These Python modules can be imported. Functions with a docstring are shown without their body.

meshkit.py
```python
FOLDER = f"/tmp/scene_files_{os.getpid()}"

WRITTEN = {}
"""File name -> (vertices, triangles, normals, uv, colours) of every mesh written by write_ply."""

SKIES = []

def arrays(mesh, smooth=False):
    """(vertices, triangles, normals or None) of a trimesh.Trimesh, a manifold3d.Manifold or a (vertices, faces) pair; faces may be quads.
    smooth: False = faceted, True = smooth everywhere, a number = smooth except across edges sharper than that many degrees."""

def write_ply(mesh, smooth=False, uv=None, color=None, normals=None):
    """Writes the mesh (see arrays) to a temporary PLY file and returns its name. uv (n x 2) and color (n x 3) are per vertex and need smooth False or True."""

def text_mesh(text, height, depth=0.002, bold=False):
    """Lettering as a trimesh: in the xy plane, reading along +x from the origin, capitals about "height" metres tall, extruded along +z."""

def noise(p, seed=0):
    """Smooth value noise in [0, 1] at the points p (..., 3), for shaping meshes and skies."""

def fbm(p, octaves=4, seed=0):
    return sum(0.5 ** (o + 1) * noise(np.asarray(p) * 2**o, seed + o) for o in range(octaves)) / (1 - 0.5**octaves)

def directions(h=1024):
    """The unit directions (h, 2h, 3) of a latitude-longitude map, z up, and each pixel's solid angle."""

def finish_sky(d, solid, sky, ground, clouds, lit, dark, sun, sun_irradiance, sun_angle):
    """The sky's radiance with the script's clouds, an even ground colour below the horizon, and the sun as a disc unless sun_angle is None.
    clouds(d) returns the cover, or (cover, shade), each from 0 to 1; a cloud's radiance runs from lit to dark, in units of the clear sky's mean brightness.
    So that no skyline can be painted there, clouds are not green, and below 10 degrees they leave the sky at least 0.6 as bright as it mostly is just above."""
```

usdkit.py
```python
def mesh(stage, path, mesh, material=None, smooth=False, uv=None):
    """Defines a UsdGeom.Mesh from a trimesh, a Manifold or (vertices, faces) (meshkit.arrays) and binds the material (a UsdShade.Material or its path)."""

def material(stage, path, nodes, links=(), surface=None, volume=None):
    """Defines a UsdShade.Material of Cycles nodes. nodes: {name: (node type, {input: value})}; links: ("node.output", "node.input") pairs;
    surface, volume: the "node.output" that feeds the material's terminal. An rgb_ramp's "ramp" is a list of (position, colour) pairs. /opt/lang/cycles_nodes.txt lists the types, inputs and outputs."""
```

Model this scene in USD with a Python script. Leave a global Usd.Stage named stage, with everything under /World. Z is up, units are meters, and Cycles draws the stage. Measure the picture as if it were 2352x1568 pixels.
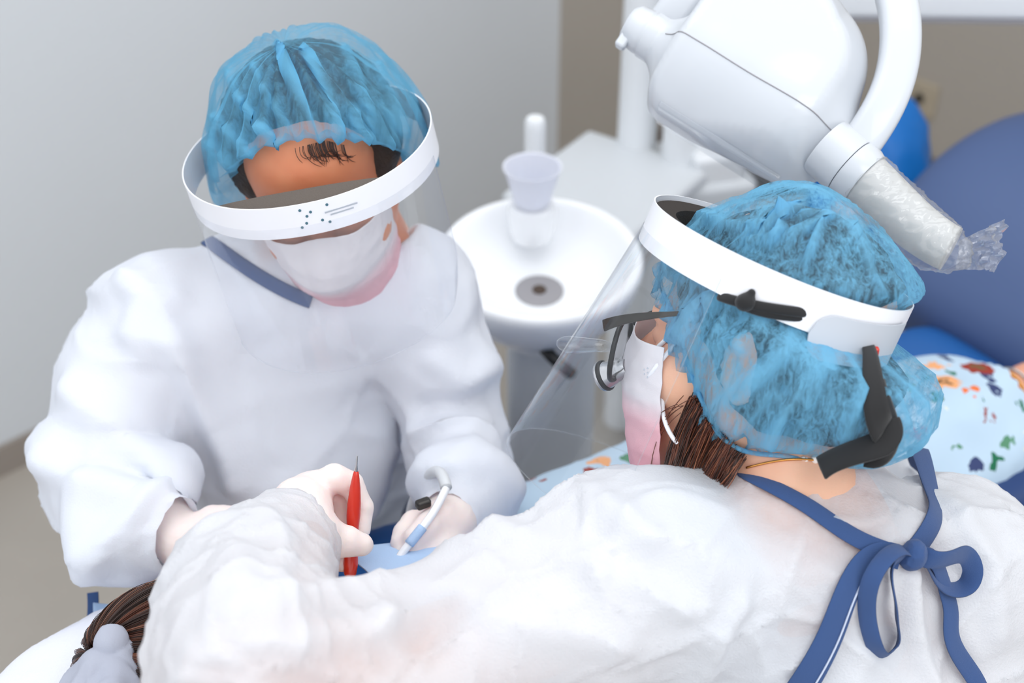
import math, random
import numpy as np
import trimesh
import usdkit, meshkit
from pxr import Usd, UsdGeom, UsdLux, UsdShade, Gf, Sdf, Vt

random.seed(7)
np.random.seed(7)
stage = Usd.Stage.CreateInMemory()
UsdGeom.SetStageUpAxis(stage, UsdGeom.Tokens.z)
UsdGeom.SetStageMetersPerUnit(stage, 1.0)
stage.DefinePrim('/World', 'Xform')
stage.DefinePrim('/World/Looks', 'Scope')

# ------------------------------------------------------------------ camera, light, exposure
PITCH = math.radians(36.0)
CAM = np.array([0.0, 0.0, 1.95])
FPX = 2352 * 50.0 / 36.0
XC = np.array([1.0, 0, 0])
FC = np.array([0, math.cos(PITCH), -math.sin(PITCH)])
UC = np.array([0, math.sin(PITCH), math.cos(PITCH)])

cam = UsdGeom.Camera.Define(stage, '/World/camera')
m4 = Gf.Matrix4d(*XC, 0, *UC, 0, *(-FC), 0, *CAM, 1)
cam.AddTransformOp().Set(m4)
cam.CreateFocalLengthAttr(50.0)
cam.CreateHorizontalApertureAttr(36.0)
cam.CreateVerticalApertureAttr(24.0)
cam.CreateClippingRangeAttr(Gf.Vec2f(0.05, 100))
cam.CreateFStopAttr(3.2)
cam.CreateFocusDistanceAttr(1.36)
cam.CreateExposureAttr(0.07)

dome = UsdLux.DomeLight.Define(stage, '/World/soft_daylight')
dome.CreateIntensityAttr(0.42)
dome.CreateColorAttr(Gf.Vec3f(0.93, 0.96, 1.0))


def rect_light(name, pos, target, w, h, power, color):
    L = UsdLux.RectLight.Define(stage, '/World/' + name)
    z = np.array(pos, float) - np.array(target, float)
    z /= np.linalg.norm(z)
    x = np.cross([0, 1, 0.01], z); x /= np.linalg.norm(x)
    y = np.cross(z, x)
    L.AddTransformOp().Set(Gf.Matrix4d(*x, 0, *y, 0, *z, 0, *map(float, pos), 1))
    L.CreateWidthAttr(w); L.CreateHeightAttr(h)
    L.CreateIntensityAttr(power)
    L.CreateColorAttr(Gf.Vec3f(*color))


rect_light('ceiling_panel_lamp', (0.1, 1.7, 2.95), (0.1, 1.7, 0), 1.8, 1.8, 1.55, (1.0, 0.99, 0.97))
rect_light('ceiling_panel_lamp_001', (0.9, -0.4, 2.95), (0.9, -0.4, 0), 1.2, 1.2, 3.4, (1.0, 0.99, 0.97))


# ------------------------------------------------------------------ small maths
def V(*a):
    return np.array(a, float)


def nrm(v):
    v = np.asarray(v, float)
    return v / np.linalg.norm(v)


def P(u, v, d):
    """world point seen at picture point (u, v) of the 2352 x 1568 photo, d metres in front of the lens"""
    return CAM + d * (FC + XC * (u - 1176) / FPX - UC * (v - 784) / FPX)


def at_z(u, v, z):
    """point of the ray (u, v) at height z"""
    r = P(u, v, 1.0) - CAM
    return CAM + r * (z - CAM[2]) / r[2]


def px(d):
    return d / FPX


def camdir(x, up, depth=0.0):
    return XC * x + UC * up + FC * depth


class Frame:
    """local x = right, y = forward, z = up of a head"""
    def __init__(s, c, fwd, roll=0.0, size=1.0):
        s.size = size
        s.c = np.asarray(c, float)
        f = nrm(fwd)
        r = nrm(np.cross(f, [0, 0, 1]))
        u = np.cross(r, f)
        cr, sr = math.cos(roll), math.sin(roll)
        s.R = np.stack([r * cr - u * sr, f, u * cr + r * sr])

    def w(s, q):
        return s.c + np.asarray(q, float) @ s.R * s.size

    def l(s, p):
        return (np.asarray(p, float) - s.c) @ s.R.T / s.size


# ------------------------------------------------------------------ signed distance shapes
def rc(a, b, ra, rb, flat=1.0, fdir=None):
    """round cone from a to b, radii ra, rb, squeezed by flat along fdir"""
    a, b = np.asarray(a, float), np.asarray(b, float)
    ab = b - a
    L2 = max(ab @ ab, 1e-12)
    fd = None if fdir is None else nrm(fdir)

    def f(p):
        t = np.clip((p - a) @ ab / L2, 0, 1)
        q = p - a - t[:, None] * ab
        if fd is not None:
            q = q + ((q @ fd) * (1 / flat - 1))[:, None] * fd
        return np.linalg.norm(q, axis=1) - (ra + (rb - ra) * t)
    return f


def ell(c, r, R=None):
    c, r = np.asarray(c, float), np.asarray(r, float)

    def f(p):
        q = p - c
        if R is not None:
            q = q @ R.T
        k0 = np.linalg.norm(q / r, axis=1)
        k1 = np.linalg.norm(q / (r * r), axis=1)
        return k0 * (k0 - 1) / np.maximum(k1, 1e-9)
    return f


def smin(a, b, k):
    h = np.clip(0.5 + 0.5 * (b - a) / k, 0, 1)
    return b + (a - b) * h - k * h * (1 - h)


def smax(a, b, k):
    return -smin(-a, -b, k)


def union(fs, k):
    ks = k if isinstance(k, (list, tuple)) else [k] * len(fs)

    def f(p):
        d = fs[0](p)
        for g, kk in zip(fs[1:], ks[1:]):
            d = smin(d, g(p), kk)
        return d
    return f


def chain(pts, rad, k, flat=1.0, fdir=None):
    return union([rc(pts[i], pts[i + 1], rad[i], rad[i + 1], flat, fdir) for i in range(len(pts) - 1)], k)


def grad(f, v, e=4e-4):
    g = np.empty_like(v)
    for i in range(3):
        o = np.zeros(3); o[i] = e
        g[:, i] = (f(v + o) - f(v - o)) / (2 * e)
    return g


def nets(f, lo, hi, h, steps=2):
    """surface nets of f = 0 in the box lo..hi at cell size h -> (vertices, triangles)"""
    lo, hi = np.asarray(lo, float), np.asarray(hi, float)
    s = 4
    nc = np.ceil((hi - lo) / (h * s)).astype(int) + 1
    n = (nc - 1) * s + 1
    ax = [lo[i] + np.arange(nc[i]) * h * s for i in range(3)]
    Pc = np.stack(np.meshgrid(*ax, indexing='ij'), -1).reshape(-1, 3)
    Fc = f(Pc).reshape(nc)
    idx = [np.minimum((np.arange(n[i]) + s // 2) // s, nc[i] - 1) for i in range(3)]
    F = Fc[np.ix_(*idx)].copy()
    mask = np.abs(F) < s * h * 1.9
    I = np.argwhere(mask)
    F[mask] = f(lo + I * h)
    S = F < 0
    m = [S[a:n[0] - 1 + a, b:n[1] - 1 + b, c:n[2] - 1 + c] for a, b, c in np.ndindex(2, 2, 2)]
    cnt = sum(x.astype(np.int8) for x in m)
    act = (cnt > 0) & (cnt < 8)
    C = np.argwhere(act)
    ids = np.full(act.shape, -1, np.int64)
    ids[act] = np.arange(len(C))
    acc, num = np.zeros((len(C), 3)), np.zeros(len(C))
    offs = list(np.ndindex(2, 2, 2))
    for a in offs:
        for axis in range(3):
            if a[axis]:
                continue
            b = list(a); b[axis] = 1
            fa = F[C[:, 0] + a[0], C[:, 1] + a[1], C[:, 2] + a[2]]
            fb = F[C[:, 0] + b[0], C[:, 1] + b[1], C[:, 2] + b[2]]
            x = (fa < 0) != (fb < 0)
            t = np.where(x, fa / np.where(x, fa - fb, 1), 0)
            q = np.array(a, float)[None].repeat(len(C), 0)
            q[:, axis] = t
            acc[x] += q[x]; num[x] += 1
    v = lo + (C + acc / num[:, None]) * h
    quads = []
    for axis in range(3):
        o1, o2 = (axis + 1) % 3, (axis + 2) % 3
        sl0 = [slice(None)] * 3; sl1 = [slice(None)] * 3
        sl0[axis] = slice(0, n[axis] - 1); sl1[axis] = slice(1, n[axis])
        A, B = S[tuple(sl0)], S[tuple(sl1)]
        E = np.argwhere(A != B)
        E = E[(E[:, o1] > 0) & (E[:, o2] > 0) & (E[:, o1] < n[o1] - 1) & (E[:, o2] < n[o2] - 1)]
        inside = A[E[:, 0], E[:, 1], E[:, 2]]

        def cid(d1, d2):
            c = E.copy(); c[:, o1] -= d1; c[:, o2] -= d2
            return ids[c[:, 0], c[:, 1], c[:, 2]]
        q = np.stack([cid(1, 1), cid(0, 1), cid(0, 0), cid(1, 0)], 1)
        q[~inside] = q[~inside][:, ::-1]
        quads.append(q)
    q = np.vstack(quads)
    for _ in range(steps):
        d, g = f(v), grad(f, v)
        v = v - np.clip(d / np.maximum((g * g).sum(1), 0.05), -h, h)[:, None] * g
    tri = np.vstack([q[:, [0, 1, 2]], q[:, [0, 2, 3]]])
    return v, tri


def vnormals(v, f):
    n = np.zeros_like(v)
    fn = np.cross(v[f[:, 1]] - v[f[:, 0]], v[f[:, 2]] - v[f[:, 0]])
    for k in range(3):
        np.add.at(n, f[:, k], fn)
    return n / np.maximum(np.linalg.norm(n, axis=1, keepdims=True), 1e-12)


def ridged(p, scale, seed=0, octaves=2):
    """sharp soft ridges between 0 and 1"""
    s, a, t = 0, 1.0, 0
    for o in range(octaves):
        n = meshkit.noise(np.asarray(p) * scale * 2 ** o, seed + o * 7)
        s = s + a * (1 - np.abs(2 * n - 1)) ** 2; t += a; a *= 0.5
    return s / t


def crumple(p, cell, seed, width):
    """sharp ridges round irregular flat panes: 1 on a ridge, 0 inside a pane; also a small random level for every pane"""
    from scipy.spatial import cKDTree
    rng = np.random.default_rng(seed)
    lo, hi = p.min(0) - cell, p.max(0) + cell
    n = np.ceil((hi - lo) / cell).astype(int)
    g = np.stack(np.meshgrid(*[np.arange(k) for k in n], indexing='ij'), -1).reshape(-1, 3)
    c = lo + (g + rng.random(g.shape)) * cell
    tilt = rng.normal(0, 1, c.shape)
    d, i = cKDTree(c).query(p, k=3)
    e = d[:, 1] - d[:, 0]
    w = 1 / (d ** 2 + 1e-7) ** 2
    w /= w.sum(1, keepdims=True)
    pane = sum(w[:, k] * ((p - c[i[:, k]]) * tilt[i[:, k]]).sum(1) for k in range(3)) / cell
    return np.exp(-e / width), pane


def seg_dist(p, pts):
    d = np.full(len(p), 99.0)
    for a, b in zip(pts[:-1], pts[1:]):
        ab = b - a
        t = np.clip((p - a) @ ab / (ab @ ab), 0, 1)
        d = np.minimum(d, np.linalg.norm(p - a - t[:, None] * ab, axis=1))
    return d


def trace(f, u, v, d0=0.6, d1=3.0):
    """first point of f along the ray through (u, v)"""
    r = P(u, v, 1.0) - CAM
    t = d0
    for _ in range(120):
        q = f((CAM + r * t)[None])[0]
        if abs(q) < 1e-4 or t > d1:
            break
        t += max(q, 5e-5) * 0.7 / np.linalg.norm(r)
    return CAM + r * t


# ------------------------------------------------------------------ ordinary shapes
def join(*ms):
    V_, F_, o = [], [], 0
    for v, f in ms:
        V_.append(np.asarray(v, float)); F_.append(np.asarray(f) + o); o += len(v)
    return np.vstack(V_), np.vstack(F_)


def grid_faces(nu, nv, wrap_u=False, wrap_v=False):
    """row-major grid of nu x nv points"""
    iu = np.arange(nu if wrap_u else nu - 1); iv = np.arange(nv if wrap_v else nv - 1)
    I, J = np.meshgrid(iu, iv, indexing='ij')
    a = I * nv + J; b = ((I + 1) % nu) * nv + J; c = ((I + 1) % nu) * nv + (J + 1) % nv; d = I * nv + (J + 1) % nv
    a, b, c, d = (x.ravel() for x in (a, b, c, d))
    return np.vstack([np.stack([a, b, c], 1), np.stack([a, c, d], 1)])


def smooth_path(pts, n=40):
    pts = np.asarray(pts, float)
    from scipy.interpolate import CubicSpline
    t = np.r_[0, np.cumsum(np.linalg.norm(np.diff(pts, axis=0), axis=1))]
    return CubicSpline(t, pts)(np.linspace(0, t[-1], n))


def blend(pts, n):
    pts = np.asarray(pts, float)
    t = np.linspace(0, len(pts) - 1, n)
    return np.stack([np.interp(t, np.arange(len(pts)), pts[:, i]) for i in range(3)], 1)


def sweep(path, rx, ry=None, normal=None, seg=12, closed=False, power=2.0, taper=None):
    """superellipse tube along path; rx along cross(tangent, normal), ry along normal (arrays or numbers)"""
    path = np.asarray(path, float)
    n = len(path)
    T = (np.roll(path, -1, 0) - np.roll(path, 1, 0)) if closed else np.gradient(path, axis=0)
    T /= np.linalg.norm(T, axis=1, keepdims=True)
    if normal is None:
        N = np.empty_like(T)
        k = nrm(np.cross(T[0], [0.31, 0.52, 0.79]))
        for i in range(n):
            k = nrm(k - (k @ T[i]) * T[i]); N[i] = k
    else:
        N = np.broadcast_to(np.asarray(normal, float), T.shape)
        N = N - (N * T).sum(1, keepdims=True) * T
        N = N / np.maximum(np.linalg.norm(N, axis=1, keepdims=True), 1e-9)
    B = np.cross(T, N)
    ry = rx if ry is None else ry
    rx, ry = np.broadcast_to(rx, n).astype(float), np.broadcast_to(ry, n).astype(float)
    a = np.arange(seg) / seg * 2 * math.pi
    ca = np.sign(np.cos(a)) * np.abs(np.cos(a)) ** (2 / power); sa = np.sign(np.sin(a)) * np.abs(np.sin(a)) ** (2 / power)
    v = path[:, None] + B[:, None] * (rx[:, None] * ca)[..., None] + N[:, None] * (ry[:, None] * sa)[..., None]
    v = v.reshape(-1, 3)
    f = grid_faces(n, seg, wrap_u=closed, wrap_v=True)
    if not closed:
        c0, c1 = len(v), len(v) + 1
        v = np.vstack([v, path[0], path[-1]])
        i = np.arange(seg); j = (i + 1) % seg
        f = np.vstack([f, np.stack([np.full(seg, c0), i, j], 1), np.stack([np.full(seg, c1), (n - 1) * seg + j, (n - 1) * seg + i], 1)])
    return fix((v, f))


def lathe(profile, base, axis=(0, 0, 1), seg=48):
    """profile: (radius, height) pairs along axis from base"""
    pr = np.asarray(profile, float)
    z = nrm(axis)
    x = nrm(np.cross(z, [0.3, 0.9, 0.2])); y = np.cross(z, x)
    a = np.arange(seg) / seg * 2 * math.pi
    ring = np.cos(a)[:, None] * x + np.sin(a)[:, None] * y
    v = np.asarray(base, float) + pr[:, None, :1] * ring[None] + pr[:, None, 1:] * z
    return fix((v.reshape(-1, 3), grid_faces(len(pr), seg, wrap_v=True)))


def fix(m):
    t = trimesh.Trimesh(m[0], m[1], process=False)
    if t.volume < 0:
        return m[0], m[1][:, ::-1]
    return m


def rbox(size, r, seg=4):
    """rounded box centred on the origin"""
    hx = np.asarray(size, float) / 2
    r = min(r, hx.min() * 0.999)
    s = trimesh.creation.icosphere(subdivisions=3)
    v = s.vertices * r + np.sign(np.where(np.abs(s.vertices) < 1e-9, 1, s.vertices)) * (hx - r)
    h = trimesh.convex.convex_hull(v)
    return np.array(h.vertices), np.array(h.faces)


def place(m, c, R=None):
    v = np.asarray(m[0], float)
    if R is not None:
        v = v @ np.asarray(R, float)
    return v + np.asarray(c, float), m[1]


def rotz(a):
    c, s = math.cos(a), math.sin(a)
    return np.array([[c, s, 0], [-s, c, 0], [0, 0, 1.0]])


def shell(v, f, th, n=None):
    """gives an open sheet a thickness th, closed round its border"""
    n = vnormals(v, f) if n is None else n
    k = len(v)
    e = np.vstack([f[:, [0, 1]], f[:, [1, 2]], f[:, [2, 0]]])
    key = np.sort(e, 1)
    _, inv, cnt = np.unique(key, axis=0, return_inverse=True, return_counts=True)
    b = e[cnt[inv.ravel()] == 1]
    side = np.vstack([np.stack([b[:, 1], b[:, 0], b[:, 0] + k], 1), np.stack([b[:, 1], b[:, 0] + k, b[:, 1] + k], 1)])
    return np.vstack([v + n * th / 2, v - n * th / 2]), np.vstack([f, f[:, ::-1] + k, side])


def ribbon(path, width, normals, th=0.0008):
    """flat band along path; normals = face direction at every point"""
    path = np.asarray(path, float)
    T = np.gradient(path, axis=0); T /= np.linalg.norm(T, axis=1, keepdims=True)
    N = np.broadcast_to(np.asarray(normals, float), path.shape)
    B = np.cross(T, N); B /= np.maximum(np.linalg.norm(B, axis=1, keepdims=True), 1e-9)
    N = np.cross(B, T)
    w = np.broadcast_to(width, len(path))[:, None]
    k = 5
    offs = np.linspace(-0.5, 0.5, k)
    v = (path[:, None] + B[:, None] * (w * offs)[..., None] - N[:, None] * (np.abs(offs) ** 2 * 0.12 * w)[..., None]).reshape(-1, 3)
    f = grid_faces(len(path), k)
    return shell(v, f, th)


def open_end(v, f, c, axis, reach, lip=.012):
    """cuts a sleeve open past the plane at c, leaving a clean hem"""
    s = (v - c) @ axis - lip
    bad = (s > 0) & (np.linalg.norm(v - c, axis=1) < reach)
    v = v.copy()
    v[bad] -= s[bad][:, None] * axis
    return v, f[~bad[f].all(1)]


def screen_folds(v, n, folds):
    """displacement for cloth folds that run along picture polylines (u, v), on the side that faces the lens"""
    r = v - CAM
    d = r @ FC
    uv = np.stack([1176 + FPX * (r @ XC) / d, 784 - FPX * (r @ UC) / d, 0 * d], 1)
    face = np.clip(-(n * r).sum(1) / np.linalg.norm(r, axis=1) * 3, 0, 1)
    out = np.zeros(len(v))
    for pts, w, h in folds:
        q = np.array([(a, b, 0) for a, b in pts], float)
        if len(q) > 2:
            q = smooth_path(q, 24)
        dd = seg_dist(uv * .001, q * .001) * 1000
        end = 1.0
        out += h * np.exp(-(dd / w) ** 2) * face * end
    return out


# ------------------------------------------------------------------ prims
used = {}


def numbered(parent, name):
    k = used.get((parent, name), 0)
    used[(parent, name)] = k + 1
    return name if k == 0 else f'{name}_{k:03d}'


origin = {}


def thing(name, label, cat, base=(0, 0, 0), group=None):
    p = '/World/' + numbered('/World', name)
    x = UsdGeom.Xform.Define(stage, p)
    x.AddTranslateOp().Set(Gf.Vec3d(*map(float, base)))
    o = x.GetPrim()
    o.SetCustomDataByKey('label', label); o.SetCustomDataByKey('category', cat)
    if group:
        o.SetCustomDataByKey('group', group)
    origin[p] = np.asarray(base, float)
    return p


def part(name, mesh, mat, parent, smooth=40, label=None, prim=None, stuff=False):
    p = parent + '/' + numbered(parent, name)
    base = origin[parent]
    v, f = np.asarray(mesh[0], float), np.asarray(mesh[1])
    if prim is None:
        used_v, inv = np.unique(f, return_inverse=True)
        v, f = v[used_v], inv.reshape(f.shape)
    m = usdkit.mesh(stage, p, (v - base, f), mat, smooth=smooth)
    if label:
        m.GetPrim().SetCustomDataByKey('label', label)
    if stuff:
        m.GetPrim().SetCustomDataByKey('kind', 'stuff')
    if prim:
        for k, a in prim.items():
            UsdGeom.PrimvarsAPI(m).CreatePrimvar(k, Sdf.ValueTypeNames.FloatArray, 'vertex').Set(Vt.FloatArray.FromNumpy(np.asarray(a, np.float32)))
    origin[p] = base
    return p


def solo(name, mesh, mat, label, cat, smooth=40, group=None):
    p = '/World/' + numbered('/World', name)
    m = usdkit.mesh(stage, p, mesh, mat, smooth=smooth)
    m.GetPrim().SetCustomDataByKey('label', label); m.GetPrim().SetCustomDataByKey('category', cat)
    if group:
        m.GetPrim().SetCustomDataByKey('group', group)
    return p


def struct(name, mesh, mat, smooth=30, label=None):
    m = usdkit.mesh(stage, '/World/' + name, mesh, mat, smooth=smooth)
    m.GetPrim().SetCustomDataByKey('kind', 'structure')
    if label:
        m.GetPrim().SetCustomDataByKey('label', label)
    origin['/World/' + name] = V(0, 0, 0)
    return '/World/' + name


def strands(name, curves, width, mat, parent, label=None):
    """hair: BasisCurves"""
    p = parent + '/' + numbered(parent, name)
    c = UsdGeom.BasisCurves.Define(stage, p)
    base = origin[parent]
    pts = np.vstack(curves) - base
    c.CreateTypeAttr('linear')
    c.CreateCurveVertexCountsAttr(Vt.IntArray([len(x) for x in curves]))
    c.CreatePointsAttr(Vt.Vec3fArray.FromNumpy(pts.astype(np.float32)))
    w = np.concatenate([width * np.clip(np.minimum(1.0, 4.0 * np.linspace(1, 0, len(x)) + 0.25), 0, 1) for x in curves])
    c.CreateWidthsAttr(Vt.FloatArray.FromNumpy(w.astype(np.float32)))
    c.SetWidthsInterpolation('vertex')
    UsdShade.MaterialBindingAPI.Apply(c.GetPrim()).Bind(mat)
    if label:
        c.GetPrim().SetCustomDataByKey('label', label)
    return p


# ------------------------------------------------------------------ materials
def M(name, nodes, links, surface):
    return usdkit.material(stage, '/World/Looks/' + name, nodes, links, surface=surface)


def srgb(r, g, b):
    c = np.array([r, g, b]) / 255.0
    return tuple(np.where(c <= 0.04045, c / 12.92, ((c + 0.055) / 1.055) ** 2.4))


def plain(name, col, rough=0.5, spec=0.5, metal=0.0, coat=0.0, bump=None, sub=0.0, vary=None, sheen=0.0):
    nodes = {'p': ('principled_bsdf', {'base_color': col, 'roughness': rough, 'specular_ior_level': spec, 'metallic': metal, 'coat_weight': coat,
                                       'subsurface_weight': sub, 'subsurface_scale': 0.004, 'sheen_weight': sheen})}
    links = []
    if bump or vary:
        nodes['g'] = ('geometry', {})
    if bump:
        sc, st = bump
        nodes['n'] = ('noise_texture', {'scale': sc, 'detail': 4.0, 'roughness': 0.6})
        nodes['b'] = ('bump', {'strength': st, 'distance': 0.002})
        links += [('g.position', 'n.vector'), ('n.fac', 'b.height'), ('b.normal', 'p.normal')]
    if vary:
        sc, c2 = vary
        nodes['n2'] = ('noise_texture', {'scale': sc, 'detail': 3.0})
        nodes['r'] = ('rgb_ramp', {'ramp': [(0.35, col), (0.65, c2)]})
        links += [('g.position', 'n2.vector'), ('n2.fac', 'r.fac'), ('r.color', 'p.base_color')]
    return M(name, nodes, links, 'p.BSDF')


def cloth(name, col, clear=0.1, trans=0.35, rough=0.75, fibre=260.0, bump=0.25, clear_var=0.0, stretch=(1, 1, 1), fine=900.0):
    """thin non-woven cloth: diffuse and translucent, a little see-through between the fibres"""
    nodes = {'g': ('geometry', {}),
             'mp': ('mapping', {'scale': stretch}),
             'n': ('noise_texture', {'scale': fibre, 'detail': 5.0, 'roughness': 0.65, 'distortion': 0.6}),
             'nl': ('noise_texture', {'scale': fibre / 9.0, 'detail': 3.0, 'roughness': 0.6}),
             'mx': ('mix_float', {'fac': 0.5}),
             'n3': ('noise_texture', {'scale': fine, 'detail': 2.0}),
             'b': ('bump', {'strength': bump, 'distance': 0.0015}),
             'p': ('principled_bsdf', {'base_color': col, 'roughness': rough, 'specular_ior_level': 0.3}),
             't': ('translucent_bsdf', {'color': col}),
             'x': ('mix_closure', {'fac': trans}),
             'c': ('transparent_bsdf', {}),
             'a': ('attribute', {'attribute': 'ply'}), 'i': ('math', {'math_type': 'subtract', 'value1': 1.0}), 'k': ('math', {'math_type': 'multiply', 'value1': clear}),
             'mr': ('map_range', {'from_min': 0.41, 'from_max': 0.59, 'to_min': max(0.0, clear - clear_var), 'to_max': min(1.0, clear + clear_var), 'clamp': True}),
             'y': ('mix_closure', {'fac': clear})}
    links = [('g.position', 'mp.vector'), ('mp.vector', 'n.vector'), ('mp.vector', 'nl.vector'), ('n.fac', 'mx.a'), ('nl.fac', 'mx.b'), ('g.position', 'n3.vector'), ('n3.fac', 'b.height'), ('b.normal', 'p.normal'), ('b.normal', 't.normal'),
             ('p.BSDF', 'x.closure1'), ('t.BSDF', 'x.closure2'), ('x.closure', 'y.closure1'), ('c.BSDF', 'y.closure2')]
    if clear_var:
        links += [('mx.result', 'mr.value'), ('mr.result', 'k.value1'), ('a.fac', 'i.value2'), ('i.value', 'k.value2'), ('k.value', 'y.fac')]
    return M(name, nodes, links, 'y.closure')


def clear_sheet(name, tint=(0.97, 0.98, 1.0), lo=0.03, rough=0.02, haze=0.0, hi=0.55):
    nodes = {'f': ('layer_weight', {'blend': 0.5}), 'pw': ('math', {'math_type': 'power', 'value2': 4.0}), 'mr': ('map_range', {'to_min': lo, 'to_max': hi, 'clamp': True}),
             't': ('transparent_bsdf', {'color': tint}), 'g': ('glossy_bsdf', {'color': (1, 1, 1), 'roughness': rough}),
             'x': ('mix_closure', {}), 'd': ('principled_bsdf', {'base_color': (0.9, 0.92, 0.95), 'roughness': 0.4}), 'y': ('mix_closure', {'fac': haze})}
    links = [('f.facing', 'pw.value1'), ('pw.value', 'mr.value'), ('mr.result', 'x.fac'), ('t.BSDF', 'x.closure1'), ('g.BSDF', 'x.closure2'), ('x.closure', 'y.closure1'), ('d.BSDF', 'y.closure2')]
    return M(name, nodes, links, 'y.closure')


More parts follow.
